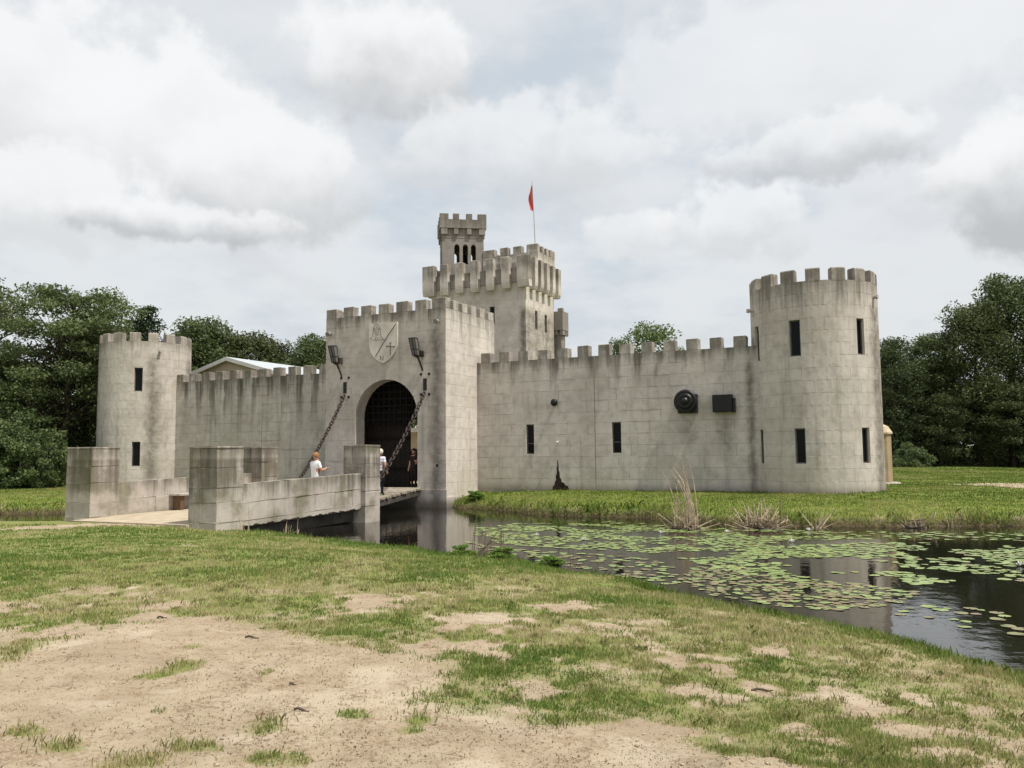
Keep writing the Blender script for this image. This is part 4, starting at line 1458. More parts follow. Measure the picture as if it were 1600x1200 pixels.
for (a, b, c, d) in ((-hd, hd, -hd, -hd + 0.3), (-hd, hd, hd - 0.3, hd), (-hd, -hd + 0.3, -hd + 0.3, hd - 0.3), (hd - 0.3, hd, -hd + 0.3, hd - 0.3)):
    mb.box(a, b, c, d, 18.02 - ZO, 18.62 - ZO)
mb.box(-hd + 0.3, hd - 0.3, -hd + 0.3, hd - 0.3, 18.06 - ZO, 18.16 - ZO)
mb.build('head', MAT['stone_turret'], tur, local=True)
for q in range(4):
    for i in range(4):
        w_ = (0.60, 0.42, 0.42, 0.60)[i]
        s = (-hd + 0.3, -0.48, 0.42, hd - 0.3)[i]
        rz = q * math.pi / 2
        cx, cy = s, -hd + 0.15
        px, py = cx * math.cos(rz) - cy * math.sin(rz), cx * math.sin(rz) + cy * math.cos(rz)
        if i in (0, 3) and q % 2:
            pass
        else:
            key = ('t', w_)
            if key not in MERL:
                V, Fs = soft_box(-w_ / 2, w_ / 2, -0.15, 0.15, -0.01, 0.40, 0.025, i, 0.008)
                MERL[key] = mesh_of('merlon', V, Fs, MAT['stone_turret'])
            link('merlon', MERL[key], tur, (px, py, 18.62 - ZO), rz)
        if q % 2 and i in (0, 3):
            continue
        key = ('c', w_)
        if key not in MERL:
            V, Fs = soft_box(-w_ / 2 * 0.72, w_ / 2 * 0.72, -0.13, 0.16, -0.44, -0.001, 0.02, i, 0.006)
            MERL[key] = mesh_of('corbel', V, Fs, MAT['stone_turret'])
        link('corbel', MERL[key], tur, (px, py, 18.02 - ZO), rz)
# bell inside
mb = MB()
mb.lathe([(0.42, 0), (0.36, 0.12), (0.27, 0.35), (0.24, 0.6), (0.14, 0.78), (0.04, 0.85), (0.03, 1.9)], (0.15, 0, 15.75 - ZO), 'z', 16)
mb.build('bell', MAT['iron'], tur, True, local=True)

# rear turret on the far corner
rt_ = thing('corner_turret', 'narrow corbelled corner turret peeping out behind the lit side of the keep', 'turret', (-1.3, 17.6, 0.8))
mb = MB()
mb.box(-1.70, -0.92, 17.25, 17.95, 0.8, 11.0)
mb.build('shaft', MAT['stone_turret'], rt_)
mb = MB()
mb.box(-1.80, -0.72, 17.05, 18.1, 11.1, 12.40)
mb.build('head', MAT['stone_turret'], rt_)
for k in range(3):
    mb = MB()
    a = -1.78 + 0.40 * k
    V, Fs = soft_box(a, a + 0.24, 17.12, 17.4, 10.75, 11.1, 0.02, k)
    mb.add(V, Fs)
    mb.build('corbel', MAT['stone_turret'], rt_)
    mb = MB()
    V, Fs = soft_box(-0.92, -0.74, 17.32 + 0.32 * k, 17.5 + 0.32 * k, 10.75, 11.098, 0.02, k + 5)
    mb.add(V, Fs)
    mb.build('corbel', MAT['stone_turret'], rt_)
for a, b in ((-1.8, -1.5), (-1.1, -0.72)):
    mb = MB()
    V, Fs = soft_box(a, b, 17.06, 17.3, 12.40, 12.62, 0.02, 1)
    mb.add(V, Fs)
    mb.build('merlon', MAT['stone_turret'], rt_)

# flag
fl = thing('flagpole', 'thin leaning flagpole with a limp red flag on the keep', 'flag', (-1.42, 14.16, 16.5))
mb = MB()
mb.tube([(-1.42, 14.16, 16.3), (-1.50, 14.16, 18.6), (-1.60, 14.16, 20.85)], [0.035, 0.03, 0.02], 8)
mb.build('pole', MAT['pole_metal'], fl)
mb = MB()
nu, nvv = 8, 14
pv = []
for j in range(nvv + 1):
    tt = j / nvv
    z = 20.55 - 1.72 * tt
    wd = 0.06 + 0.40 * math.sin(min(1, tt * 1.5) * math.pi * 0.5) * (1 - 0.75 * max(0, tt - 0.25) / 0.75) if tt < 0.98 else 0.12
    xp = -1.60 + 0.10 * (20.85 - z) / 2.25
    for i in range(nu + 1):
        s = i / nu
        pv.append((xp - wd * s, 14.16 + 0.10 * math.sin(s * 7 + tt * 5) * s, z + 0.05 * math.sin(s * 5)))
mb.add(pv, [(j * (nu + 1) + i, j * (nu + 1) + i + 1, (j + 1) * (nu + 1) + i + 1, (j + 1) * (nu + 1) + i) for j in range(nvv) for i in range(nu)])
mb.add([(a, b + 0.008, c) for a, b, c in pv], [((j + 1) * (nu + 1) + i, (j + 1) * (nu + 1) + i + 1, j * (nu + 1) + i + 1, j * (nu + 1) + i) for j in range(nvv) for i in range(nu)])
mb.build('flag', MAT['flag_red'], fl, True)

# ------------------------------------------------------------------ buildings inside the walls
hall = thing('hall', 'cream gabled hall with pale metal roof showing over the streaked wall', 'building', (-23.7, 9.0, 0.7))
HZ, HA, HU, HW_, HV0, HV1 = 8.35, 9.72, -23.7, 5.2, 9.0, 19.2
mb = MB()
mb.prism([(HU - HW_ + 0.3, 0.5), (HU + HW_ - 0.3, 0.5), (HU + HW_ - 0.3, HZ), (HU, HA - 0.14), (HU - HW_ + 0.3, HZ)], HV0 + 0.35, HV1)
mb.build('wall', MAT['plaster_cream'], hall)
for sgn in (-1, 1):
    nrib = 14
    ex, ez = HU + sgn * HW_, HZ - 0.06
    for k in range(nrib):
        va, vb = HV0 + (HV1 - HV0) * k / nrib, HV0 + (HV1 - HV0) * (k + 1) / nrib - 0.03
        mb = MB()
        mb.add([(HU, va, HA), (ex, va, ez), (ex, vb, ez), (HU, vb, HA), (HU, va, HA + 0.06), (ex, va, ez + 0.06), (ex, vb, ez + 0.06), (HU, vb, HA + 0.06)],
               [(0, 1, 2, 3), (7, 6, 5, 4), (0, 4, 5, 1), (1, 5, 6, 2), (2, 6, 7, 3), (3, 7, 4, 0)])
        mb.build('roof_panel', MAT['metal_roof'], hall)
    mb = MB()
    mb.add([(HU, HV0 - 0.05, HA - 0.22), (ex, HV0 - 0.05, ez - 0.22), (ex, HV0 - 0.05, ez + 0.05), (HU, HV0 - 0.05, HA + 0.05), (HU, HV0 + 0.12, HA - 0.22), (ex, HV0 + 0.12, ez - 0.22), (ex, HV0 + 0.12, ez - 0.003), (HU, HV0 + 0.12, HA - 0.003)],
           [(0, 1, 2, 3), (7, 6, 5, 4), (0, 4, 5, 1), (1, 5, 6, 2), (2, 6, 7, 3), (3, 7, 4, 0)])
    mb.build('fascia', MAT['white_trim'], hall)
ann = thing('courtyard_house', 'cream courtyard house glimpsed through the gap in the gate', 'building', (-9.0, 10.7, 0.8))
mb = MB()
mb.box(-11.5, -6.6, 9.6, 11.9, 0.7, 4.0)
mb.build('wall', MAT['plaster_cream'], ann)
mb = MB()
mb.box(-11.7, -6.4, 9.3, 12.0, 4.02, 4.3)
mb.build('roof_edge', MAT['white_trim'], ann)
mb = MB()
mb.prism([(-7.98 + 0.27 * math.cos(math.pi * k / 10), 2.7 + 0.27 * math.sin(math.pi * k / 10)) for k in range(11)] + [(-8.25, 0.75), (-7.71, 0.75)], 9.55, 9.62)
mb.build('door', MAT['door_wood'], ann)
cy = MB()
cy.poly([(-8.5, 5.31, 0.93), (-1.0, 5.31, 0.93), (-1.0, 12.3, 0.93), (-12.5, 12.3, 0.93), (-12.5, 5.31, 0.93)])
oc = cy.build('courtyard_paving', MAT['deck_sand'])
oc.location = W(0, 0, 0)
oc.rotation_euler = (0, 0, -YAW)
tag(oc, 'pale sandy courtyard floor behind the gate', 'paving', kind='structure')

# little tan outbuilding beside the near tower
sx0, sy0 = 19.30, 44.4
shed = thing('outbuilding', 'small tan outbuilding with low peaked roof half hidden behind the near round tower', 'outbuilding', (sx0, sy0, zat(sx0, sy0)), 'world')
z0 = zat(sx0, sy0) - 0.1
mb = MB()
n8 = [(sx0 + 0.78 * math.cos(math.pi / 8 + math.pi / 4 * k), sy0 + 0.78 * math.sin(math.pi / 8 + math.pi / 4 * k)) for k in range(8)]
V = [(x, y, z0) for x, y in n8] + [(x, y, 3.5) for x, y in n8]
mb.add(V, [(k, (k + 1) % 8, 8 + (k + 1) % 8, 8 + k) for k in range(8)] + [tuple(range(8, 16))])
mb.build('wall', MAT['tan_board'], shed)
mb = MB()
rings = []
for r, z in ((0.86, 3.46), (0.86, 3.54), (0.66, 3.86), (0.34, 4.02), (0.02, 4.08)):
    rings.append([(sx0 + r * math.cos(math.pi / 8 + math.pi / 4 * k), sy0 + r * math.sin(math.pi / 8 + math.pi / 4 * k), z) for k in range(8)])
V = [p for r in rings for p in r]
mb.add(V, [(i * 8 + k, i * 8 + (k + 1) % 8, (i + 1) * 8 + (k + 1) % 8, (i + 1) * 8 + k) for i in range(4) for k in range(8)] + [tuple(range(7, -1, -1))])
mb.build('roof', MAT['tan_roof'], shed)
mb = MB()
mb.lathe([(1.15, z0), (1.18, z0 + 0.12), (1.1, z0 + 0.2), (0.0, z0 + 0.21)], (sx0, sy0, 0), 'z', 18)
mb.build('footing', MAT['stone_bridge'], shed)

# ------------------------------------------------------------------ approach bridge
br = thing('bridge', 'stone approach bridge with four square pillars and low parapets', 'bridge', (-1.6, -12.0, 0.3))


def deck_z(v):
    return BRIDGE_Z0 + BRIDGE_SL * (v + 15.4)


def pillar(u0, u1, v0, v1, z0, z1, lv, lab, seed):
    """square pillar of stacked courses; lv are the joint levels"""
    rr = random.Random(seed)
    mb = MB()
    mb.box(u0 + 0.025, u1 - 0.025, v0 + 0.025, v1 - 0.025, z0, z1 - 0.05, 0)
    p = mb.build('pillar', MAT['joint_core'], br)
    if lab:
        p['label'] = lab
    zz = [z0] + lv + [z1 - 0.07]
    for i in range(len(zz) - 1):
        a, b = zz[i] + 0.004, zz[i + 1] - 0.004
        if i % 2 == 0:
            um = u0 + (u1 - u0) * rr.choice((0.4, 0.5, 0.6))
            cuts = [(u0, um - 0.003), (um + 0.003, u1)]
        else:
            cuts = [(u0, u1)]
        for (c, d) in cuts:
            mb = MB()
            V, Fs = soft_box(c, d, v0, v1, a, b, 0.018, rr.random(), 0.011)
            mb.add(V, Fs)
            mb.build('block', MAT['stone_bridge'], p, root=br)
    mb = MB()
    V, Fs = soft_box(u0 - 0.012, u1 + 0.012, v0 - 0.012, v1 + 0.012, z1 - 0.075, z1, 0.03, seed, 0.008)
    mb.add(V, Fs)
    mb.build('cap', MAT['stone_bridge'], p, root=br)
    return p


pillar(0.42, 1.60, -16.50, -15.38, -0.2, 2.92, [0.55, 1.17, 1.63, 2.25], 'near pillar with one dark and one sunlit face', 1)
pillar(0.66, 1.72, -9.02, -8.04, -1.2, 3.0, [0.62, 1.2, 1.74, 2.25], 'pillar standing in the moat at the drawbridge', 2)
pillar(-6.16, -4.88, -15.92, -14.78, -0.2, 2.97, [0.52, 1.02, 1.72, 2.3], 'pillar at the sandy path end', 3)
pillar(-4.60, -3.56, -9.0, -8.0, -1.2, 2.98, [0.62, 1.2, 1.74, 2.35], 'pillar behind the near pillar, stained black', 4)


def parapet(uA, uB, vA, vB, th, zt0, zt1, zj, outer, seed):
    """low wall along v between two pillars; uA,uB: outer face at its two ends; courses follow the deck's rise"""
    rr = random.Random(seed)
    mb = MB()

    def up(v):
        return uA + (uB - uA) * (v - vA) / (vB - vA)

    def zt(v):
        return zt0 + (zt1 - zt0) * (v - vA) / (vB - vA)
    sgn = 1 if outer > 0 else -1
    p = None
    nblk = 6
    H_ = zt0 - zj[0]
    levels = [(0.0, 0.62), (0.62, 1.20)]           # depth below the coping
    core = MB()
    V = []
    for v in (vA, vB):
        for d, uu_ in ((0.03, 0.03), (1.24, 0.03), (1.24, th - 0.03), (0.03, th - 0.03)):
            V.append((up(v) - sgn * uu_, v, zt(v) - d))
    core.add(V, [(0, 1, 2, 3), (7, 6, 5, 4), (0, 4, 5, 1), (1, 5, 6, 2), (2, 6, 7, 3), (3, 7, 4, 0)])
    p = core.build('parapet', MAT['joint_core'], br)
    for li, (d0, d1) in enumerate(levels):
        ed = [vA] + [vA + (vB - vA) * (i + (0.5 if li else 0.0) + rr.uniform(-.1, .1)) / nblk for i in range(1, nblk)] + [vB]
        for i in range(len(ed) - 1):
            a, b = ed[i] + 0.003, ed[i + 1] - 0.003
            V, Fs = soft_box(0, th, a, b, 0, d1 - d0 - 0.008, 0.018, rr.random(), 0.010)
            V = [(up(q.y) - sgn * (th - q.x), q.y, zt(q.y) - d1 + 0.004 + q.z) for q in V]
            mb = MB()
            mb.add(V, Fs)
            mb.build('block', MAT['stone_bridge'], p, root=br)
    # ragged cast edge below
    n = 60
    mb = MB()
    top, bot = [], []
    for i in range(n + 1):
        v = vA + (vB - vA) * i / n
        top.append((up(v), v, zt(v) - 1.205))
        bot.append((up(v), v, zt(v) - 1.31 - 0.04 * rr.random() - (0.03 if (i // 3) % 2 else 0)))
    V = top + bot + [(q[0] - sgn * 0.22, q[1], q[2]) for q in top] + [(q[0] - sgn * 0.22, q[1], q[2]) for q in bot]
    m_ = n + 1
    Fs = []
    for i in range(n):
        Fs += [(i, i + 1, m_ + i + 1, m_ + i), (2 * m_ + i, 3 * m_ + i, 3 * m_ + i + 1, 2 * m_ + i + 1), (m_ + i, m_ + i + 1, 3 * m_ + i + 1, 3 * m_ + i), (i, 2 * m_ + i, 2 * m_ + i + 1, i + 1)]
    mb.add(V, Fs)
    mb.build('edge_beam', MAT['stone_bridge'], p, root=br)
    return p


parapet(1.50, 1.50, -15.38, -9.02, 0.32, 1.72, 1.90, [1.1], 1, 5)
parapet(-5.30, -4.40, -14.78, -9.0, 0.32, 1.72, 1.90, [1.1], -1, 6)
mb = MB()
V = []
for v, ul, ur in ((-16.6, -4.9, 0.45), (-14.8, -4.98, 1.19), (-9.0, -4.09, 1.19), (-7.9, -3.55, 0.68)):
    V += [(ul, v, deck_z(v)), (ur, v, deck_z(v)), (ul, v, deck_z(v) - 0.22), (ur, v, deck_z(v) - 0.22)]
Fs = []
for i in range(3):
    a = i * 4
    Fs += [(a, a + 1, a + 5, a + 4), (a + 2, a + 6, a + 7, a + 3), (a, a + 4, a + 6, a + 2), (a + 1, a + 3, a + 7, a + 5)]
Fs += [(0, 2, 3, 1), (12, 13, 15, 14)]
mb.add(V, Fs)
mb.build('deck', MAT['deck_sand'], br)
mb = MB()
for u_ in (1.0, -1.4, -3.9):
    V = []
    for v in (-15.3, -8.9):
        for du_, dz_ in ((-0.16, -0.24), (0.16, -0.24), (0.16, -0.62), (-0.16, -0.62)):
            V.append((u_ + du_, v, deck_z(v) + dz_))
    mb.add(V, [(0, 1, 2, 3), (7, 6, 5, 4), (0, 4, 5, 1), (1, 5, 6, 2), (2, 6, 7, 3), (3, 7, 4, 0)])
mb.build('girder', MAT['beam_dark'], br)

# bench by the far parapet
bn = thing('bench', 'small stone-topped bench with brown legs against the bridge parapet', 'bench', (-4.3, -11.9, deck_z(-11.9)))
zb_ = deck_z(-11.9)
mb = MB()
V, Fs = soft_box(-4.66, -4.1, -12.75, -11.1, zb_ + 0.52, zb_ + 0.60, 0.02, 3)
mb.add(V, Fs)
mb.build('seat', MAT['stone_bridge'], bn)
for vv_ in (-12.5, -11.45):
    mb = MB()
    V, Fs = soft_box(-4.6, -4.2, vv_ - 0.09, vv_ + 0.09, zb_, zb_ + 0.518, 0.015, 4)
    mb.add(V, Fs)
    mb.build('leg', MAT['bench_brown'], bn)

# ------------------------------------------------------------------ drawbridge of planks
db = thing('drawbridge', 'plank drawbridge between the moat pillars and the gate arch', 'drawbridge', (-2.5, -4.0, 0.8))


def db_edge(v):
    t_ = (v + 7.9) / 7.9
    return -3.55 + (-5.6 + 3.55) * t_, 0.85 + (-1.40 - 0.85) * t_, 0.715 + (0.965 - 0.715) * t_


npk = 30
for i in range(npk):
    va, vb = -7.86 + 7.80 * i / npk, -7.86 + 7.80 * (i + 1) / npk - 0.018
    la, ra, za = db_edge(va)
    lb, rb, zb2 = db_edge(vb)
    j = random.uniform(-0.012, 0.012)
    e = random.uniform(-0.05, 0.05)
    mb = MB()
    V = [(la, va, za + j), (ra + e, va, za + j), (rb + e, vb, zb2 + j), (lb, vb, zb2 + j)]
    mb.add(V + [(p[0], p[1], p[2] - 0.09) for p in V], [(0, 1, 2, 3), (7, 6, 5, 4), (0, 4, 5, 1), (1, 5, 6, 2), (2, 6, 7, 3), (3, 7, 4, 0)])
    mb.build('plank', MAT['plank_wood'], db)
for f_ in (0.02, 0.5, 0.97):
    mb = MB()
    V = []
    for v in (-7.8, -0.1):
        l, r, z = db_edge(v)
        u_ = l + (r - l) * f_
        V += [(u_ - 0.1, v, z - 0.105), (u_ + 0.1, v, z - 0.105), (u_ + 0.1, v, z - 0.36), (u_ - 0.1, v, z - 0.36)]
    mb.add(V, [(0, 1, 2, 3), (7, 6, 5, 4), (0, 4, 5, 1), (1, 5, 6, 2), (2, 6, 7, 3), (3, 7, 4, 0)])
    mb.build('beam', MAT['beam_dark'], db)

# chains
LINK_L, LINK_W, LINK_R = 0.33, 0.086, 0.031
bm = bmesh.new()
path = []
for k in range(14):
    t_ = 2 * math.pi * k / 14
    x = math.cos(t_) * LINK_W + 0
    y = math.sin(t_)
    path.append(Vector((x, 0, (LINK_L / 2 - LINK_W) * (1 if y > 0 else -1) * min(1, abs(y) * 8) + y * LINK_W)))
mb = MB()
n = len(path)
V, Fs = [], []
for i, p in enumerate(path):
    d = (path[(i + 1) % n] - path[i - 1]).normalized()
    a, b = Vector((0, 1, 0)), d.cross(Vector((0, 1, 0))).normalized()
    for k in range(6):
        t_ = 2 * math.pi * k / 6
        V.append(p + (a * math.cos(t_) + b * math.sin(t_)) * LINK_R)
for i in range(n):
    for k in range(6):
        Fs.append((i * 6 + k, i * 6 + (k + 1) % 6, ((i + 1) % n) * 6 + (k + 1) % 6, ((i + 1) % n) * 6 + k))
bm.free()
link_me = mesh_of('link', V, Fs, MAT['rusty_iron'], None, True)
for (p0, p1, lab) in (((-6.18, -0.06, 5.75), (-3.42, -7.65, 0.80), 'rusty drawbridge chain on the tree side, ending behind the boy'), ((-1.21, -0.06, 5.70), (0.74, -7.65, 0.80), 'rusty drawbridge chain crossing in front of the dark arch')):
    t = thing('chain', lab, 'chain', p1, group='drawbridge chains')
    P0, P1 = Vector(p0), Vector(p1)
    sag = 0.35
    L_ = (P1 - P0).length
    nl = int(L_ / (LINK_L - 2 * LINK_R - 0.012))
    for i in range(nl):
        f_ = (i + 0.5) / nl
        q = P0.lerp(P1, f_) - Vector((0, 0, sag * 4 * f_ * (1 - f_)))
        f2 = f_ + 0.01
        q2 = P0.lerp(P1, f2) - Vector((0, 0, sag * 4 * f2 * (1 - f2)))
        d = (q2 - q).normalized()
        o = link('link', link_me, t, q - BASE[t.name])
        qt = d.to_track_quat('Z', 'X')
        o.rotation_mode = 'QUATERNION'
        from mathutils import Quaternion
        o.rotation_quaternion = qt @ Quaternion((0, 0, 1), (math.pi / 2) * (i % 2) + random.uniform(-0.2, 0.2))

# ------------------------------------------------------------------ people
BONE_MATS = {}


def person(label, base, face_dir, H, pose, mats, hair, hair_shape, group=None):
    """base: (x, y, z) world; face_dir: heading in radians about z (0 looks along +y)"""
    t = thing('person', label, 'person', base, 'world', group)
    t.rotation_euler = (0, 0, face_dir)
    BASE[t.name] = Vector((0, 0, 0))
    k = H
    J = {  # x right, y forward, z up, as fractions of height
        'pelvis': (0, 0, .52, .085), 'waist': (0, 0, .60, .080), 'chest': (0, -.005, .71, .092), 'upper': (0, -.012, .79, .080), 'neck': (0, 0, .845, .036), 'chin': (0, .012, .885, .040),
        'head': (0, .008, .935, .058), 'crown': (0, 0, .975, .045)}
    for s_, nm in ((1, 'R'), (-1, 'L')):
        J['sh' + nm] = (.098 * s_, -.008, .805, .042)
        e = pose['elbow' + nm]
        h_ = pose['hand' + nm]
        J['el' + nm] = (e[0], e[1], e[2], .030)
        wr = tuple(e[i] + (h_[i] - e[i]) * 0.82 for i in range(3))
        J['wr' + nm] = wr + (.020,)
        J['ha' + nm] = tuple(h_) + (.022,)
        J['hip' + nm] = (.052 * s_, 0, .495, .070)
        J['kn' + nm] = (.054 * s_, pose.get('knee' + nm, 0.0), .28, .045)
        J['an' + nm] = (.054 * s_, pose.get('ank' + nm, -.012), .045, .028)
        J['to' + nm] = (.062 * s_, pose.get('ank' + nm, -.012) + .085, .016, .024)
    names = list(J)
    E_ = [('pelvis', 'waist'), ('waist', 'chest'), ('chest', 'upper'), ('upper', 'neck'), ('neck', 'chin'), ('chin', 'head'), ('head', 'crown')]
    for nm in 'RL':
        E_ += [('upper', 'sh' + nm), ('sh' + nm, 'el' + nm), ('el' + nm, 'wr' + nm), ('wr' + nm, 'ha' + nm), ('pelvis', 'hip' + nm), ('hip' + nm, 'kn' + nm), ('kn' + nm, 'an' + nm), ('an' + nm, 'to' + nm)]
    me = bpy.data.meshes.new('tmp')
    me.from_pydata([tuple(c * k for c in J[n_][:3]) for n_ in names], [(names.index(a), names.index(b)) for a, b in E_], [])
    tmp = bpy.data.objects.new('tmp', me)
    COL.objects.link(tmp)
    sk = tmp.modifiers.new('skin', 'SKIN')
    sk.use_smooth_shade = True
    for i, n_ in enumerate(names):
        r = J[n_][3] * k
        sv_ = me.skin_vertices[0].data[i]
        wide = 1.28 if n_ in ('pelvis', 'waist', 'chest', 'upper') else 1.0
        sv_.radius = (r * wide, r * (0.80 if wide > 1 else 1.0))
        sv_.use_root = (n_ == 'pelvis')
    ss_ = tmp.modifiers.new('sub', 'SUBSURF')
    ss_.levels = 2
    ss_.render_levels = 2
    dg = bpy.context.evaluated_depsgraph_get()
    dg.update()
    ev = tmp.evaluated_get(dg)
    body = bpy.data.meshes.new_from_object(ev)
    bpy.data.objects.remove(tmp)
    bm = bmesh.new()
    bm.from_mesh(body)
    # fingers, nose and ears grow out of the same mesh
    def cone(p0, p1, r0, r1):
        p0, p1 = Vector(p0) * k, Vector(p1) * k
        m2 = MB()
        mid = p0.lerp(p1, 0.55) + Vector((0, 0, -0.004 * k))
        m2.tube([p0, mid, p1], [r0 * k, (r0 + r1) / 2 * k, r1 * k], 6)
        vs_ = [bm.verts.new(p) for p in m2.V]
        for f in m2.F:
            try:
                bm.faces.new([vs_[i] for i in f])
            except ValueError:
                pass
    for nm in 'RL':
        h_, e = Vector(pose['hand' + nm]), Vector(pose['elbow' + nm])
        d = (h_ - e).normalized()
        side = d.cross(Vector((0, 0, 1)))
        side = side.normalized() if side.length > 0.1 else Vector((1, 0, 0))
        for q, ln in ((-1.5, .038), (-0.5, .046), (0.5, .044), (1.5, .034)):
            b0 = h_ + side * (q * .010)
            cone(b0, b0 + d * ln + Vector((0, 0, -.008)), .007, .005)
        cone(h_ - d * .01 + side * .018, h_ + d * .02 + side * .038, .008, .006)
        s_ = 1 if nm == 'R' else -1
        cone((.050 * s_, .002, .925), (.064 * s_, -.006, .940), .010, .012)
    cone((0, .055, .932), (0, .076, .918), .009, .010)
    bm.to_mesh(body)
    bm.free()
    # dress the faces by nearest bone
    body.materials.clear()
    for m_ in ('skin', mats['top'], mats['legs'], 'shoe'):
        body.materials.append(MAT[m_])
    segs_ = [(a, b, Vector(J[a][:3]) * k, Vector(J[b][:3]) * k) for a, b in E_]
    mi_ = []
    for p in body.polygons:
        c = p.center
        best, bd_, bt = None, 1e9, 0
        for a, b, A, B in segs_:
            ab = B - A
            t_ = max(0, min(1, (c - A).dot(ab) / ab.length_squared))
            d_ = (c - A - ab * t_).length
            if d_ < bd_:
                best, bd_, bt = (a, b), d_, t_
        a, b = best
        if a.startswith('an'):
            mi_.append(3)
        elif a.startswith('kn') or a.startswith('hip'):
            mi_.append(2 if (not mats.get('short') or (a.startswith('hip'))) else 0)
        elif a == 'pelvis' or (a == 'pelvis' and b.startswith('hip')):
            mi_.append(1 if c.z > 0.53 * k else 2)
        elif a in ('waist', 'chest') or (a == 'upper' and b.startswith('sh')) or (a == 'upper' and bt < 0.75):
            mi_.append(1)
        elif a.startswith('sh'):
            mi_.append(1 if bt < 0.62 else 0)
        else:
            mi_.append(0)
    body.polygons.foreach_set('material_index', mi_)
    body.polygons.foreach_set('use_smooth', [True] * len(mi_))
    body.name = 'body'
    link('body', body, t)
    # hair: a lumpy cap over the skull
    mb = MB()
    rr = random.Random(label)
    nlat, nlon = 9, 18
    V, Fs = [], []
    low_ = {'short': -0.15, 'bob': -0.75}[hair_shape]
    for i in range(nlat + 1):
        ph = math.pi / 2 - (math.pi / 2 - low_) * i / nlat
        for j in range(nlon):
            th_ = 2 * math.pi * j / nlon
            fx, fy = math.cos(th_), math.sin(th_)
            r = .066 * (1 + rr.uniform(-.05, .07))
            back = 1.12 if fy < 0.2 else 1.0
            zz = .945 + r * math.sin(ph) * 1.05
            if fy > 0.35 and ph < 0.5:
                zz = max(zz, .965)
            V.append((r * .98 * math.cos(ph) * fx * k, (r * back * math.cos(ph) * fy + .002) * k, zz * k))
    for i in range(nlat):
        for j in range(nlon):
            j2_ = (j + 1) % nlon
            Fs.append((i * nlon + j, (i + 1) * nlon + j, (i + 1) * nlon + j2_, i * nlon + j2_))
    mb.add(V, Fs)
    mb.build('hair', MAT[hair], t, True, local=True)
    return t


relaxed = {'elbowR': (.135, -.02, .625), 'handR': (.14, .035, .475), 'elbowL': (-.135, -.02, .625), 'handL': (-.14, .035, .475)}
boy_pose = dict(relaxed, elbowR=(.150, .02, .655), handR=(.165, .150, .705), elbowL=(-.13, .05, .65), handL=(-.03, .16, .70))
bx, by = -7.78, 33.0
bu, bv = to_uv(bx, by)
person('person with ginger hair and white T-shirt on the bridge, seen from behind, hands raised', (bx, by, deck_z(bv)), math.radians(-38), 2.03, boy_pose, {'top': 'shirt_white', 'legs': 'shorts_grey', 'short': True}, 'hair_ginger', 'short')
wu, wv = -0.62, -3.0
wp = W(wu, wv)
# step her out so that she shows just past the moat pillar
wx, wy = -5.93, 37.4
wu, wv = to_uv(wx, wy)
person('person with white hair in striped shirt and dark trousers beside the moat pillar', (wx, wy, db_edge(wv)[2] + 0.005), math.radians(-20), 2.03, dict(relaxed, elbowR=(.15, -.04, .64), handR=(.16, .01, .50)), {'top': 'shirt_striped', 'legs': 'trousers_navy'}, 'hair_white', 'bob')
dx, dy = W(-2.52, 1.0).x, W(-2.52, 1.0).y
person('dark-clothed person standing in the gap of the open gate', (dx, dy, 0.905), math.radians(150), 2.0, dict(relaxed, elbowL=(-.15, .02, .68), handL=(-.20, .14, .66)), {'top': 'shirt_dark', 'legs': 'shirt_dark'}, 'hair_dark', 'short')

# ------------------------------------------------------------------ trees
def quad_leaves(C, size, N, tint, name, mat, rg, squash=0.55, up_bias=0.35):
    """leaf rhombi centred at C (n,3)"""
    n = len(C)
    d = rg.normal(size=(n, 3))
    d[:, 2] *= 0.7
    d /= np.linalg.norm(d, axis=1)[:, None] + 1e-9
    nrm = rg.normal(size=(n, 3))
    nrm[:, 2] = np.abs(nrm[:, 2]) + up_bias
    b = np.cross(nrm, d)
    b /= np.linalg.norm(b, axis=1)[:, None] + 1e-9
    s = size * rg.uniform(0.65, 1.35, n)[:, None]
    V = np.stack([C - d * s, C + b * s * squash, C + d * s, C - b * s * squash], 1).reshape(-1, 3)
    Fc = np.arange(4 * n).reshape(n, 4)
    return np_mesh(name, V, Fc, 4, mat, {'tint': np.repeat(tint, 4)})


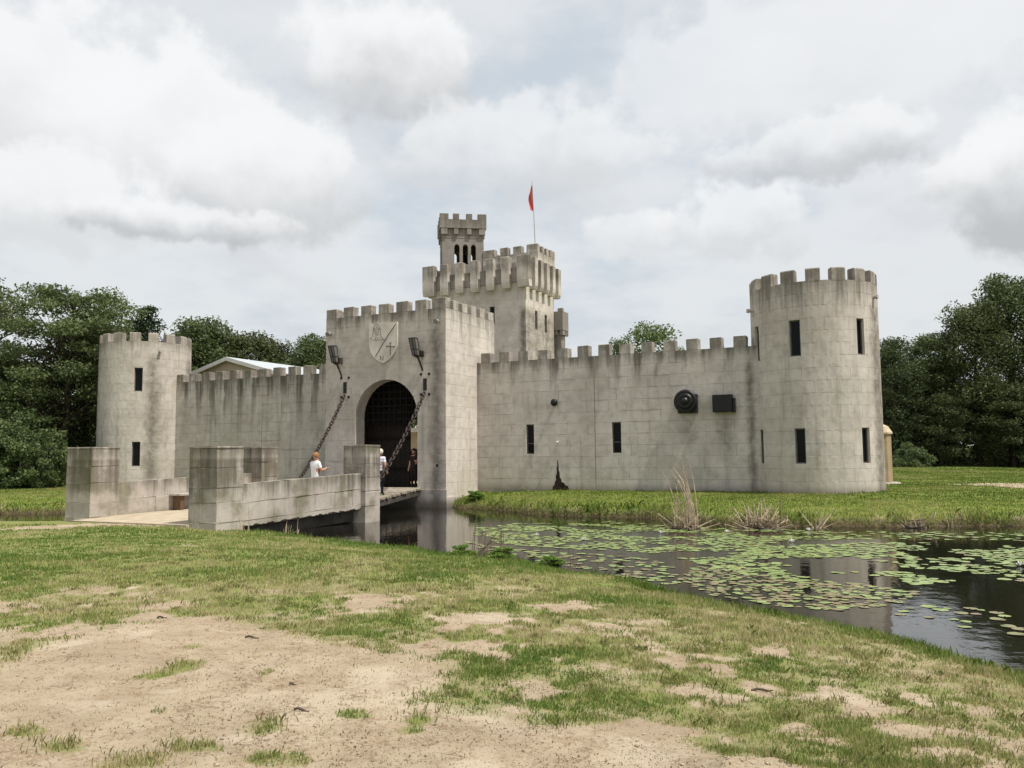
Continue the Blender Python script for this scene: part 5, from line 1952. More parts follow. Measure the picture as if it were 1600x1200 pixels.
def tree_proto(seed, H, cw, trunk_h, nclump, nleaf, leaf, mat, bark, style='broad', clump_r=0.13, shell=0.55):
    """trunk/limb mesh and crown mesh around the origin"""
    rg = np.random.default_rng(seed)
    rr = random.Random(seed)
    mb = MB()
    tr = 0.022 * H
    lean = Vector((rr.uniform(-.06, .06), rr.uniform(-.06, .06), 0)) * H
    axis = [Vector((0, 0, -0.4)), Vector((0, 0, 0.05 * H)), lean * 0.35 + Vector((0, 0, 0.35 * H)), lean * 0.8 + Vector((0, 0, 0.65 * H)), lean + Vector((0, 0, 0.93 * H))]
    mb.tube(axis, [tr * 1.5, tr * 1.05, tr * 0.8, tr * 0.5, tr * 0.12], 9)

    def ax(z):
        zz = [a.z for a in axis]
        for i in range(4):
            if z <= zz[i + 1]:
                f_ = max(0, (z - zz[i]) / (zz[i + 1] - zz[i]))
                return axis[i].lerp(axis[i + 1], f_)
        return axis[-1]
    cl = []
    c0 = trunk_h * H
    for i in range(nclump):
        if style == 'cedar':
            f_ = rr.random() ** 0.8
            z = c0 + (H - c0) * f_
            r = cw * (1 - f_) ** 0.75 * math.sqrt(rr.uniform(0.15, 1.0)) + 0.02 * H
            R = clump_r * H * (0.55 + 0.6 * (1 - f_)) * rr.uniform(0.7, 1.2)
        elif style == 'layered':
            lay = rr.choice((0.30, 0.42, 0.56, 0.70, 0.82, 0.93))
            z = c0 + (H - c0) * (lay + rr.uniform(-.035, .035))
            r = cw * math.sqrt(rr.uniform(0.05, 1)) * (1.05 - 0.45 * abs(lay - 0.6) - 0.35 * max(0, lay - 0.75) / 0.25)
            R = clump_r * H * rr.uniform(0.6, 1.25)
        else:
            f_ = rr.uniform(0, 1)
            z = c0 + (H * 0.97 - c0) * f_
            prof = math.sin(math.pi * (0.16 + 0.80 * f_)) ** 0.65
            r = cw * prof * (shell + (1 - shell) * math.sqrt(rr.random())) * rr.uniform(0.55, 1.08)
            R = clump_r * H * rr.uniform(0.55, 1.3)
        a = rr.uniform(0, 2 * math.pi)
        p = Vector((r * math.cos(a), r * math.sin(a), z)) + ax(z) * 1.0
        p.z = z
        cl.append((p, R))
        st_z = max(0.12 * H, z - r * rr.uniform(0.5, 0.95))
        s0_ = ax(st_z)
        if i % 2 == 0 or style == 'layered':
            mid = s0_.lerp(p, 0.5) + Vector((rr.uniform(-.05, .05), rr.uniform(-.05, .05), rr.uniform(-0.01, .05))) * H
            br_ = tr * rr.uniform(0.14, 0.34) * (1.1 - 0.6 * z / H)
            mb.tube([s0_, mid, p, p + (p - mid) * 0.35], [br_, br_ * 0.75, br_ * 0.4, br_ * 0.1], 5)
    trunk = mesh_of('trunk', mb.V, mb.F, MAT[bark], None, True)
    pts, tint = [], []
    for p, R in cl:
        n = int(nleaf * (R / (clump_r * H)) ** 2)
        q = rg.normal(size=(n, 3))
        q /= np.linalg.norm(q, axis=1)[:, None]
        q *= (rg.uniform(0.25, 1.0, n) ** 0.6)[:, None] * rg.uniform(0.8, 1.15, n)[:, None]
        q *= np.array([1.0, 1.0, 0.62 if style != 'layered' else 0.36]) * R
        pts.append(q + np.array(p))
        tint.append(np.clip(rg.normal(0.5 + rr.uniform(-.18, .18), 0.2, n), 0, 1))
    P_ = np.concatenate(pts)
    crown = quad_leaves(P_, leaf, len(P_), np.concatenate(tint), 'crown', MAT[mat], rg)
    return trunk, crown


PROTO = {
    'oak': tree_proto(101, 14.0, 4.4, 0.16, 135, 230, 0.13, 'leaf_oak', 'bark', 'broad', 0.10),
    'oak2': tree_proto(111, 14.0, 4.9, 0.20, 110, 240, 0.13, 'leaf_oak', 'bark', 'broad', 0.105, 0.35),
    'spread': tree_proto(202, 14.0, 4.6, 0.22, 92, 280, 0.115, 'leaf_olive', 'bark', 'layered', 0.11),
    'tall': tree_proto(303, 16.0, 4.0, 0.10, 140, 220, 0.14, 'leaf_dark', 'bark', 'broad', 0.10),
    'loose': tree_proto(404, 14.0, 4.0, 0.25, 70, 120, 0.15, 'leaf_pale', 'bark_pale', 'broad', 0.10, 0.4),
    'cedar': tree_proto(505, 15.0, 2.6, 0.05, 150, 130, 0.13, 'leaf_cedar', 'bark', 'cedar', 0.07),
    'bushy': tree_proto(606, 5.0, 3.0, 0.03, 70, 240, 0.13, 'leaf_oak', 'bark', 'broad', 0.17, 0.5),
    'bright': tree_proto(707, 3.0, 1.5, 0.03, 34, 170, 0.12, 'leaf_bright', 'bark', 'broad', 0.19, 0.5),
}
PH = {'oak': 14, 'oak2': 14, 'spread': 14, 'tall': 16, 'loose': 14, 'cedar': 15, 'bushy': 5, 'bright': 3}


def tree(kind, x, y, top, label, width=1.0, rz=None, name=None, cat='tree', group=None):
    z = zat(x, y)
    s_ = (top - z) / PH[kind]
    nm = name or {'cedar': 'cedar_tree', 'bushy': 'bush', 'bright': 'bush'}.get(kind, 'broadleaf_tree')
    t = thing(nm, label, cat, (x, y, z), 'world', group)
    t.rotation_euler = (0, 0, rz if rz is not None else random.uniform(0, 6.28))
    tk, cr = PROTO[kind]
    for n_, me in (('trunk', tk), ('crown', cr)):
        o = link(n_, me, t)
        o.scale = (s_ * width, s_ * width, s_)
    return t


GL, GR_, GB = 'trees beside the far round tower', 'trees beyond the lawn past the near tower', 'trees behind the castle walls'
# beside the far tower
tree('spread', -30.2, 56.0, 14.3, 'spreading layered oak crown nearest the far round tower', 0.95, 0.6, group=GL)
tree('spread', -38.5, 58.0, 15.6, 'thin-branched tree at the very edge of the photo, far tower side', 1.0, 2.1, group=GL)
tree('oak', -34.5, 56.0, 9.6, 'dense dark tree below the spreading oak crown', 1.3, 1.0, group=GL)
tree('oak2', -30.2, 59.0, 12.4, 'dark leafy tree filling the gap under the layered oak', 1.2, 3.0, group=GL)
tree('oak2', -41.5, 62.0, 11.5, 'dark tree behind the edge tree on the far tower side', 1.3, 4.0, group=GL)
tree('loose', -35.2, 75.0, 15.3, 'pale wispy treetop just over the far tower battlements', 1.0, group=GL)
tree('cedar', -30.9, 72.0, 15.6, 'dark pointed cedar rising behind the far tower battlements', 1.25, group=GL)
for i, (x, y, tz, lab, k, w_) in enumerate((
        (-31.0, 82.0, 16.4, 'tallest round dark treetop between the cedar and the hall roof', 'oak', 1.0),
        (-35.0, 88.0, 15.6, 'dark treetop immediately beside the cedar', 'tall', 1.2),
        (-27.0, 84.0, 15.2, 'dark treetop above the ridge of the hall roof', 'oak', 1.1),
        (-23.5, 86.0, 14.2, 'small dark treetop above the end of the hall roof', 'tall', 1.0),
        (-18.6, 78.0, 14.1, 'rounded green treetop next to the gatehouse corner', 'oak', 0.9),
        (-22.0, 92.0, 13.6, 'low treetop behind the gatehouse corner tree', 'oak', 1.3))):
    tree(k, x, y, tz, lab, w_, group=GB)
tree('loose', 12.4, 70.0, 13.6, 'loose green treetop over the middle of the long curtain wall', 1.0, group=GB)
tree('loose', 9.6, 74.0, 12.9, 'small sparse treetop over the wall beside the larger loose one', 0.6, group=GB)
tree('loose', 15.2, 76.0, 12.2, 'low pale treetop over the wall nearest the tower', 0.45, group=GB)
# beyond the lawn
for i, (x, y, tz, lab, k, w_) in enumerate((
        (51.0, 112.0, 17.4, 'dark tree showing right against the near tower edge', 'tall', 0.95),
        (57.6, 114.0, 18.6, 'mid-height dark tree two crowns from the near tower', 'oak', 1.0),
        (62.0, 111.0, 22.5, 'pale-topped oak, first of the big trees past the lawn', 'oak2', 0.78),
        (67.2, 112.0, 26.5, 'tallest broad oak past the lawn', 'oak', 0.72),
        (73.5, 110.0, 27.5, 'big oak at the edge of the photo past the lawn', 'oak2', 0.8),
        (54.5, 124.0, 16.0, 'dark tree in the gap behind the near tower edge trees', 'tall', 1.2),
        (61.0, 122.0, 15.0, 'shadowy tree behind the tall oaks', 'tall', 1.3),
        (64.5, 107.5, 11.0, 'low shadowed tree under the tall oaks', 'oak', 1.4),
        (70.5, 107.8, 12.0, 'low dark tree on the bank at the photo edge', 'tall', 1.5),
        (56.0, 109.5, 10.0, 'low dark tree on the bank by the near tower', 'oak2', 1.2))):
    tree(k, x, y, tz, lab, w_, group=GR_)
# bushes on the lawn edge by the far tower
for i, (x, y, tz, k, lab, w_) in enumerate((
        (-29.3, 49.8, 4.6, 'bushy', 'big rounded bush on the lawn edge at the photo margin', 0.8),
        (-27.6, 49.4, 3.4, 'bushy', 'lower bush immediately beside the path-end pillar', 0.8),
        (-32.4, 50.4, 5.4, 'bushy', 'tall bush behind the margin bush', 0.9),
        (-35.0, 49.0, 4.0, 'bushy', 'outermost bush at the lawn edge', 1.0),
        (-31.2, 53.0, 6.0, 'bushy', 'dark bush behind the lawn edge bushes', 0.9))):
    tree(k, x, y, tz, lab, w_, group='bushes by the far tower')
for i, (x, y, tz, lab) in enumerate(((46.8, 98.0, 3.3, 'green bush at the end of the lawn near the outbuilding'), (55.2, 109.0, 3.2, 'green bush on the far bank below the dark trees'), (66.0, 104.5, 3.6, 'pale bush on the far bank at the photo edge'))):
    tree('bushy', x, y, tz, lab, 0.9, group='bushes on the far bank')

# the dark wood behind: one mass
rg = np.random.default_rng(99)
NW = 90000
tx = np.concatenate([rg.uniform(-75, -8, 34000), rg.uniform(-8, 44, 16000), rg.uniform(44, 118, 40000)])
ty = np.concatenate([rg.uniform(93, 112, 34000), rg.uniform(110, 125, 16000), rg.uniform(113, 136, 40000)])
hmax = np.where(tx < -8, 10.0, np.where(tx < 44, 7.0, 10.5)) * (0.65 + 0.7 * fbm(tx, ty, 0.16, 3, 77))
tz_, _, _ = terrain(tx, ty)
tzz = tz_ + hmax * rg.uniform(0, 1, len(tx)) ** 0.8
me = quad_leaves(np.stack([tx, ty, tzz], 1), 0.34, len(tx), np.clip(rg.normal(0.35, 0.22, len(tx)), 0, 1), 'woodland', MAT['leaf_dark'], rg)
tag(link('woodland', me), 'dark mass of woodland behind the castle and moat', 'woodland', kind='stuff')
# undergrowth along the edges of the wood
xs, ys, hs_ = [], [], []
for (x0, x1, y0, y1, n, h_) in ((-46, -23.5, 50, 57, 26000, 3.4), (44, 100, 103.5, 109, 22000, 2.2), (-75, -42, 46, 56, 8000, 3.5)):
    xs.append(rg.uniform(x0, x1, n))
    ys.append(rg.uniform(y0, y1, n))
    hs_.append(np.full(n, h_))
xs, ys, hs_ = np.concatenate(xs), np.concatenate(ys), np.concatenate(hs_)
z0_, l0_, _ = terrain(xs, ys)
kk = (l0_ > 0.2) & ((xs > 0) | (xs / ys < -0.535))
xs, ys, hs_, z0_ = xs[kk], ys[kk], hs_[kk], z0_[kk]
zz = z0_ + hs_ * rg.uniform(0, 1, len(xs)) ** 1.3 * (0.3 + 1.1 * fbm(xs, ys, 0.4, 3, 3))
me = quad_leaves(np.stack([xs, ys, zz], 1), 0.17, len(xs), np.clip(rg.normal(0.4, 0.25, len(xs)), 0, 1), 'undergrowth', MAT['leaf_oak'], rg)
tag(link('undergrowth', me), 'tangled green undergrowth along the foot of the trees', 'undergrowth', kind='stuff')

# ------------------------------------------------------------------ grass
def blades(x, y, z, h_, wd, tint, name, mat, rg, bend=0.45, seg2=False):
    n = len(x)
    a = rg.uniform(0, 2 * math.pi, n)
    lean = rg.uniform(0, 2 * math.pi, n)
    lx, ly = np.cos(lean) * h_ * bend * rg.uniform(0, 1, n), np.sin(lean) * h_ * bend * rg.uniform(0, 1, n)
    wx, wy = np.cos(a) * wd, np.sin(a) * wd
    B = np.stack([x, y, z - 0.01], 1)
    Wv = np.stack([wx, wy, np.zeros(n)], 1)
    T = np.stack([x + lx, y + ly, z + h_], 1)
    if not seg2:
        V = np.stack([B - Wv, B + Wv, T], 1).reshape(-1, 3)
        return np_mesh(name, V, np.arange(3 * n).reshape(n, 3), 3, mat, {'tint': np.repeat(tint, 3)})
    Mi = np.stack([x + lx * 0.3, y + ly * 0.3, z + h_ * 0.58], 1)
    V = np.stack([B - Wv, B + Wv, Mi + Wv * 0.75, T, Mi - Wv * 0.75], 1).reshape(-1, 3)
    return np_mesh(name, V, np.arange(5 * n).reshape(n, 5), 5, mat, {'tint': np.repeat(tint, 5)})


def polar(n, r0, r1, a0=-36, a1=36, p=1.0):
    u_ = rg.uniform(0, 1, n)
    r = r0 * (r1 / r0) ** (u_ ** p)
    a = np.radians(rg.uniform(a0, a1, n))
    return r * np.sin(a), r * np.cos(a)


# near turf
x, y = polar(620000, 4.0, 30.0)
z, l, isl = terrain(x, y)
c = cover_of(x, y, l, isl)
fine = fbm(x, y, 7.0, 3, 91)
keep_ = (l > 0.02) & (~isl) & (rg.uniform(0, 1, len(x)) < 0.035 + sstep(c + (fine - 0.5) * 0.9, 0.15, 1.0) * (0.15 + 0.85 * sstep(fine, 0.3, 0.62)))
uu_, vv_ = (x - GX) * CA - (y - GY) * SA, (x - GX) * SA + (y - GY) * CA
keep_ &= ~((uu_ > -6.3) & (uu_ < 1.7) & (vv_ > -16.6))
x, y, z, l, c = x[keep_], y[keep_], z[keep_], l[keep_], c[keep_]
r = np.hypot(x, y)
lush = fbm(x, y, 0.8, 3, 15)
h_ = (0.014 + 0.042 * lush * rg.uniform(0.3, 1.5, len(x))) * (0.5 + 0.7 * c) * (1 + 0.9 * (1 - sstep(l, 0.1, 1.2)))
tint = np.clip(0.56 + (fbm(x, y, 0.7, 5, 19) - 0.5) * 2.2 + (fbm(x, y, 3.5, 3, 39) - 0.5) * 0.7 - 0.26 * sstep(y, 11, 20) + rg.normal(0, 0.22, len(x)) - 0.25 * (1 - sstep(l, 0.2, 1.5)) + 0.10 * (1 - c), 0, 1)
wd = 0.0022 + 0.00055 * r
me = blades(x, y, z, h_ * (1 + r * 0.012), wd, tint, 'grass', MAT['grass_blade'], rg, 0.75)
tag(link('grass', me), 'short patchy grass on the near bank and around the bare sand', 'grass', kind='stuff')
# coarser tufts standing out of the turf
cx_, cy_ = polar(1700, 4.2, 20.0)
cz_, cl_, ci_ = terrain(cx_, cy_)
cc_ = cover_of(cx_, cy_, cl_, ci_)
kk = (cl_ > 0.15) & (~ci_) & (cc_ > 0.3)
cx_, cy_ = cx_[kk], cy_[kk]
nb_ = 34
rad_ = rg.uniform(0.03, 0.11, len(cx_))
x = np.repeat(cx_, nb_) + rg.normal(0, 1, len(cx_) * nb_) * np.repeat(rad_, nb_)
y = np.repeat(cy_, nb_) + rg.normal(0, 1, len(cx_) * nb_) * np.repeat(rad_, nb_)
z, l, _ = terrain(x, y)
th_ = np.repeat(rg.uniform(0.025, 0.065, len(cx_)), nb_)
tn_ = np.repeat(rg.uniform(0.25, 0.8, len(cx_)), nb_)
uu_, vv_ = (x - GX) * CA - (y - GY) * SA, (x - GX) * SA + (y - GY) * CA
kk = (l > 0.0) & ~((uu_ > -6.3) & (uu_ < 1.7) & (vv_ > -16.6))
x, y, z, th_, tn_ = x[kk], y[kk], z[kk], th_[kk], tn_[kk]
me = blades(x, y, z, th_ * rg.uniform(0.5, 1.3, len(x)), 0.0014 + 0.00042 * np.hypot(x, y), np.clip(tn_ + rg.normal(0, 0.15, len(x)), 0, 1), 'grass_tufts', MAT['grass_blade'], rg, 1.1, True)
tag(link('grass_tufts', me), 'coarser grass tufts dotted through the short turf', 'grass', kind='stuff')
# taller waterside grass
x, y = polar(60000, 8.5, 28.0, -24, 36)
z, l, isl = terrain(x, y)
clump = fbm(x, y, 1.6, 3, 65)
keep_ = (l > -0.10) & (l < 0.65) & (~isl) & (rg.uniform(0, 1, len(x)) < sstep(clump, 0.42, 0.62))
uu_, vv_ = (x - GX) * CA - (y - GY) * SA, (x - GX) * SA + (y - GY) * CA
keep_ &= ~((uu_ > -6.3) & (uu_ < 1.7) & (vv_ > -16.6))
x, y, z = x[keep_], y[keep_], z[keep_]
me = blades(x, y, np.maximum(z, -0.03), rg.uniform(0.05, 0.20, len(x)) * (0.6 + 0.8 * clump[keep_]) * np.clip(np.hypot(x, y) / 17, 0.55, 1.1), 0.003 + 0.0005 * np.hypot(x, y), np.clip(rg.normal(0.22, 0.2, len(x)), 0, 1), 'waterside_grass', MAT['lawn_blade'], rg, 0.9, True)
tag(link('waterside_grass', me), 'taller bright green grass fringing the near water edge', 'grass', kind='stuff')
# lawn of the island
x, y = polar(420000, 27.0, 95.0, -34, 38)
z, l, isl = terrain(x, y)
c = cover_of(x, y, l, isl)
u_, v_ = (x - GX) * CA - (y - GY) * SA, (x - GX) * SA + (y - GY) * CA
inner = (v_ > 3.2) & (u_ > -24.5) & (u_ < 17.0) | ((u_ > -7.5) & (u_ < 0.02) & (v_ > -0.1) & (v_ < 5.4)) | (np.hypot(u_ - 16.85, v_ - 4.75) < 2.78) | (np.hypot(u_ + 25.0, v_ - 3.2) < 2.8)
keep_ = (l > 0.0) & isl & (~inner) & (rg.uniform(0, 1, len(x)) < 0.15 + 0.85 * c)
x, y, z, l, c = x[keep_], y[keep_], z[keep_], l[keep_], c[keep_]
r = np.hypot(x, y)
fringe = 1 - sstep(l, 0.0, 0.8)
h_ = rg.uniform(0.03, 0.075, len(x)) * (1 + 3.2 * fringe * fbm(x, y, 1.2, 3, 4))
wallside = np.where((u_[keep_] > 0) & (u_[keep_] < 14.6), np.exp(-np.abs(3.25 - v_[keep_]) / 0.22), 0) + np.exp(-np.abs(np.hypot(u_[keep_] - 16.85, v_[keep_] - 4.75) - 2.77) / 0.22)
h_ = h_ * (1 + 2.2 * wallside * fbm(x, y, 1.8, 3, 6))
tint = np.clip(0.40 + (fbm(x, y, 0.35, 4, 29) - 0.5) * 2.4 + rg.normal(0, 0.18, len(x)), 0, 1)
me = blades(x, y, z, h_, 0.00045 * r, tint, 'lawn', MAT['lawn_blade'], rg, 0.8)
tag(link('lawn', me), 'bright green mown lawn around the castle walls', 'grass', kind='stuff')

# rough growth along the castle-side bank
x, y = polar(160000, 26.5, 48.0, -34, 36, 0.8)
z, l, isl = terrain(x, y)
clump = fbm(x, y, 1.3, 4, 165)
kk = isl & (l > -0.12) & (l < 0.75) & (rg.uniform(0, 1, len(x)) < sstep(clump, 0.40, 0.66) * (1 - 0.6 * sstep(l, 0.2, 0.7)))
u_, v_ = (x - GX) * CA - (y - GY) * SA, (x - GX) * SA + (y - GY) * CA
kk &= ~((u_ > -7.6) & (u_ < 0.05) & (v_ > -0.2))
x, y, z, cl_ = x[kk], y[kk], z[kk], clump[kk]
me = blades(x, y, np.maximum(z, -0.03), rg.uniform(0.05, 0.26, len(x)) * (0.4 + 1.2 * (cl_ - 0.35) / 0.35), 0.00042 * np.hypot(x, y), np.clip(0.2 + (fbm(x, y, 0.9, 3, 175) - 0.4) * 2.6 + rg.normal(0, 0.2, len(x)), 0, 1), 'bank_growth', MAT['lawn_blade'], rg, 1.1, True)
tag(link('bank_growth', me), 'rough green and brown growth along the castle-side water edge', 'grass', kind='stuff')

# leafy weeds on the near bank
for i, (x, y, tz, lab, wd_) in enumerate(((-1.15, 20.3, 0.34, 'bright leafy weed clump by the dead reeds at the bank crest', 2.0), (-0.2, 19.3, 0.30, 'second bright weed clump along the bank, nearer the lily pads', 2.2), (0.75, 18.5, 0.28, 'third bright weed clump where the bank bends to the water', 2.2), (-1.9, 40.8, 0.45, 'leafy weeds at the corner of lawn and gatehouse', 2.0))):
    tree('bright', x, y, zat(x, y) + tz, lab, wd_, name='weed_clump', cat='weeds')

# ------------------------------------------------------------------ reeds and sticks
def reeds(label, x, y, n, hmin, hmax, spread, mat, seed, fallen=0.4, arch_=0.2, r0=0.014, lean_dir=None):
    rr = random.Random(seed)
    zb = max(zat(x, y), 0.0)
    t = thing('dead_reeds', label, 'reeds', (x, y, zb), 'world', 'dead reed clumps in the moat')
    BASE[t.name] = Vector((0, 0, 0))
    mb = MB()
    for i in range(n):
        a = rr.uniform(0, 2 * math.pi)
        r = spread * rr.random() ** 0.7
        p0 = Vector((r * math.cos(a), r * math.sin(a), -0.12))
        h_ = rr.uniform(hmin, hmax)
        a2 = rr.uniform(0, 2 * math.pi) if lean_dir is None else lean_dir + rr.uniform(-0.9, 0.9)
        if rr.random() < fallen:
            d = Vector((math.cos(a2), math.sin(a2), rr.uniform(0.05, 1.2))).normalized()
            pts = [p0, p0 + d * h_ * 0.5, p0 + d * h_]
            if rr.random() < 0.4:
                pts.append(p0 + d * h_ + Vector((rr.uniform(-.3, .3), rr.uniform(-.3, .3), -0.25 * h_)))
        else:
            b = arch_ * h_ * rr.uniform(0.25, 1.3)
            dv = Vector((math.cos(a2), math.sin(a2), 0))
            pts = [p0 + dv * b * (k / 5) ** 2 + Vector((0, 0, h_ * (k / 5) * (1 - 0.12 * (k / 5) ** 2))) for k in range(6)]
        rads = [r0 * rr.uniform(0.8, 1.3) * (1 - 0.75 * k / (len(pts) - 1)) for k in range(len(pts))]
        mb.tube(pts, rads, 4)
    mb.build('stems', MAT[mat], t, local=True)
    if n > 20:      # older grey-brown stems lodged among the straw
        mb = MB()
        for i in range(n // 2):
            a, r = rr.uniform(0, 2 * math.pi), spread * 1.1 * rr.random() ** 0.6
            p0 = Vector((r * math.cos(a), r * math.sin(a), rr.uniform(-0.05, 0.25)))
            a2 = rr.uniform(0, 2 * math.pi)
            d = Vector((math.cos(a2), math.sin(a2), rr.uniform(-0.25, 0.6))).normalized() * rr.uniform(0.3, 0.8)
            mb.tube([p0 - d * 0.3, p0, p0 + d * 0.7 + Vector((0, 0, -0.05))], [r0, r0, r0 * 0.5], 4)
        mb.build('old_stems', MAT['dead_stem'], t, local=True)
    if n > 12:
        mb = MB()
        prof = [(spread * 1.15, -0.25), (spread * 1.0, 0.02), (spread * 0.6, 0.06), (spread * 0.2, 0.09), (0.01, 0.1)]
        mb.lathe(prof, (0, 0, 0), 'z', 11)
        rr2 = random.Random(seed)
        for q in mb.V:
            q.x += rr2.uniform(-.06, .06)
            q.y += rr2.uniform(-.06, .06)
            q.z += rr2.uniform(-.04, .04)
        mb.build('root_mat', MAT['wet_mud'], t, local=True)
    return t


PI = math.pi
reeds('tall pale arching dead reeds standing before the curtain wall', 6.05, 28.9, 18, 1.6, 3.0, 0.42, 'straw', 1, 0.0, 0.26, 0.028, PI)
reeds('broken straw clump at the foot of the tall arching reeds', 5.75, 28.6, 48, 0.5, 1.5, 0.42, 'straw', 2, 0.75, 0.2, 0.022)
reeds('dense bristling heap of dead reeds before the near tower base', 8.45, 28.7, 110, 0.5, 1.3, 0.50, 'straw', 3, 0.72, 0.15, 0.022)
reeds('single upright dead stalk beside the bristling reed heap', 9.15, 28.8, 3, 1.1, 1.55, 0.06, 'dead_stem', 4, 0.0, 0.02, 0.018)
reeds('sparse bent reed stalks in the water below the near tower', 10.2, 28.3, 11, 0.5, 1.2, 0.3, 'straw', 5, 0.8, 0.2, 0.02)
reeds('straw reed stub fan at the lawn bank past the near tower', 13.5, 28.3, 26, 0.4, 0.95, 0.3, 'straw', 6, 0.6, 0.2, 0.016)
reeds('thin tangle of pale stalks on the lawn bank near the photo edge', 14.9, 28.4, 12, 0.4, 1.0, 0.35, 'straw', 7, 0.7, 0.3, 0.015)
reeds('dark dead stalks slanting up from the near bank crest', -1.05, 21.2, 16, 0.6, 1.7, 0.35, 'dead_stem', 8, 0.55, 0.1, 0.016, 0.1)
reeds('grey upright dead stems beside the slanting stalks', -0.45, 20.8, 14, 0.4, 1.1, 0.35, 'dead_stem', 9, 0.25, 0.1, 0.012)
reeds('pale broken stalks in shade beneath the bridge parapet', -7.05, 26.6, 9, 0.4, 0.8, 0.3, 'straw', 10, 0.4, 0.1, 0.016)
reeds('straw tuft at the foot of the near bridge pillar', -8.35, 26.0, 9, 0.5, 1.4, 0.18, 'straw', 11, 0.3, 0.15, 0.010)
reeds('green-brown stem group at the water edge of the lush bank', 1.25, 18.3, 12, 0.3, 0.8, 0.3, 'dead_stem', 12, 0.3, 0.1, 0.010)

for i, (x, y, ln, a, lab) in enumerate(((-1.68, 6.74, 0.13, -0.25, 'dark curved twig on the bare sand'), (-2.9, 9.4, 0.16, -0.15, 'thin grey twig near the top of the sand patch'), (-1.95, 7.5, 0.06, 0.3, 'short brown twig on the sand'), (2.2, 7.6, 0.20, 0.1, 'thin stick in the grass by the pale sand patches'), (-4.4, 10.6, 0.12, 0.2, 'dark stick in the turf at the edge of the bare sand'))):
    t = thing('twig', lab, 'twig', (x, y, zat(x, y)), 'world', 'twigs on the ground')
    BASE[t.name] = Vector((0, 0, 0))
    mb = MB()
    pts = [Vector((ln * (k / 4 - 0.5) * math.cos(a), ln * (k / 4 - 0.5) * math.sin(a), 0.012 + 0.012 * math.sin(k * 1.4))) for k in range(5)]
    mb.tube(pts, [0.010, 0.012, 0.011, 0.009, 0.005], 6)
    mb.build('stem', MAT['bark'], t, local=True)

# gravel and crumbs on the sand
x, y = polar(26000, 3.8, 12.0)
z, l, isl = terrain(x, y)
c = cover_of(x, y, l, isl)
kk = (c < 0.35) & (l > 0.5)
heap = np.hypot((x - 1.42) / 0.6, (y - 5.25) / 0.45) < 1.0
kk &= (rg.uniform(0, 1, len(x)) < 0.55)
x, y, z, heap = x[kk], y[kk], z[kk], heap[kk]
n = len(x)
s_ = rg.uniform(0.003, 0.009, n) * np.where(heap, 1.4, 1.0) * np.where(rg.uniform(0, 1, n) < 0.06, 2.0, 1)
octa = np.array([(1, 0, 0), (0, 1, 0), (-1, 0, 0), (0, -1, 0), (0, 0, 0.75), (0, 0, -0.4)])
V = (np.stack([x, y, z + s_ * 0.15], 1)[:, None, :] + octa[None] * s_[:, None, None] * rg.uniform(0.6, 1.4, (n, 6, 1))).reshape(-1, 3)
of = np.array([(0, 1, 4), (1, 2, 4), (2, 3, 4), (3, 0, 4), (1, 0, 5), (2, 1, 5), (3, 2, 5), (0, 3, 5)])
Fc = (np.arange(n)[:, None, None] * 6 + of[None]).reshape(-1, 3)
tag(link('gravel', np_mesh('gravel', V, Fc, 3, MAT['pebble'])), 'scattered grit and small pebbles on the bare sand', 'gravel', kind='stuff')

# leaf litter, straw and bark crumbs lying on sand and thin turf
x, y = polar(21000, 3.8, 15.0)
z, l, isl = terrain(x, y)
c = cover_of(x, y, l, isl)
pl_ = fbm(x, y, 1.3, 4, 201)
kk = (l > 0.3) & (c < 0.9) & (rg.uniform(0, 1, len(x)) < sstep(pl_, 0.42, 0.66))
x, y, z = x[kk], y[kk], z[kk]
n = len(x)
me = quad_leaves(np.stack([x, y, z + 0.006], 1), 0.011 + 0.0006 * np.hypot(x, y).mean(), n, np.clip(rg.normal(0.5, 0.3, n), 0, 1), 'leaf_litter', leafy('litter', ((0.07, 0.042, 0.025), (0.17, 0.11, 0.065), (0.40, 0.31, 0.19)), 0.0, 0.9), rg, 0.25, 3.0)
tag(link('leaf_litter', me), 'brown leaf litter and straw bits scattered on the sand', 'litter', kind='stuff')

# ------------------------------------------------------------------ water lilies
PADS = {
    'dense': [(-1.3, 29.95), (-0.05, 31.45), (2.32, 31.18), (4.49, 29.85), (6.17, 28.18), (8.46, 27.95), (10.17, 26.87), (10.52, 24.84), (11.64, 23.67), (14.01, 23.13), (14.37, 21.59), (11.48, 17.3), (10.07, 16.7), (8.85, 16.77), (7.76, 16.36), (7.72, 17.36), (6.84, 17.15), (5.74, 16.97), (5.06, 17.71), (4.55, 18.92), (4.06, 20.79), (3.33, 22.2), (1.7, 22.92), (-0.04, 24.02), (-1.23, 25.92)],
    'brown': [(4.19, 19.26), (5.83, 17.22), (6.73, 16.58), (7.48, 15.55), (6.44, 14.3), (5.17, 13.8), (4.32, 14.41), (3.58, 15.42), (3.38, 17.37)],
    'sparse': [(-1.59, 25.39), (0.48, 22.72), (2.56, 21.43), (3.87, 19.84), (3.07, 15.8), (2.05, 18.38), (0.72, 20.07), (-0.73, 22.52)],
    'edge': [(7.27, 14.88), (8.2, 12.44), (7.2, 10.9), (6.25, 12.27), (6.07, 13.48)],
    'bank': [(2.46, 32.97), (6.6, 29.11), (10.33, 27.3), (15.95, 26.29), (14.4, 23.77), (11.25, 24.77), (8.19, 27.07), (4.42, 29.34)],
    'far': [(40, 95), (105, 92), (100, 100), (60, 105), (42, 104)],
}
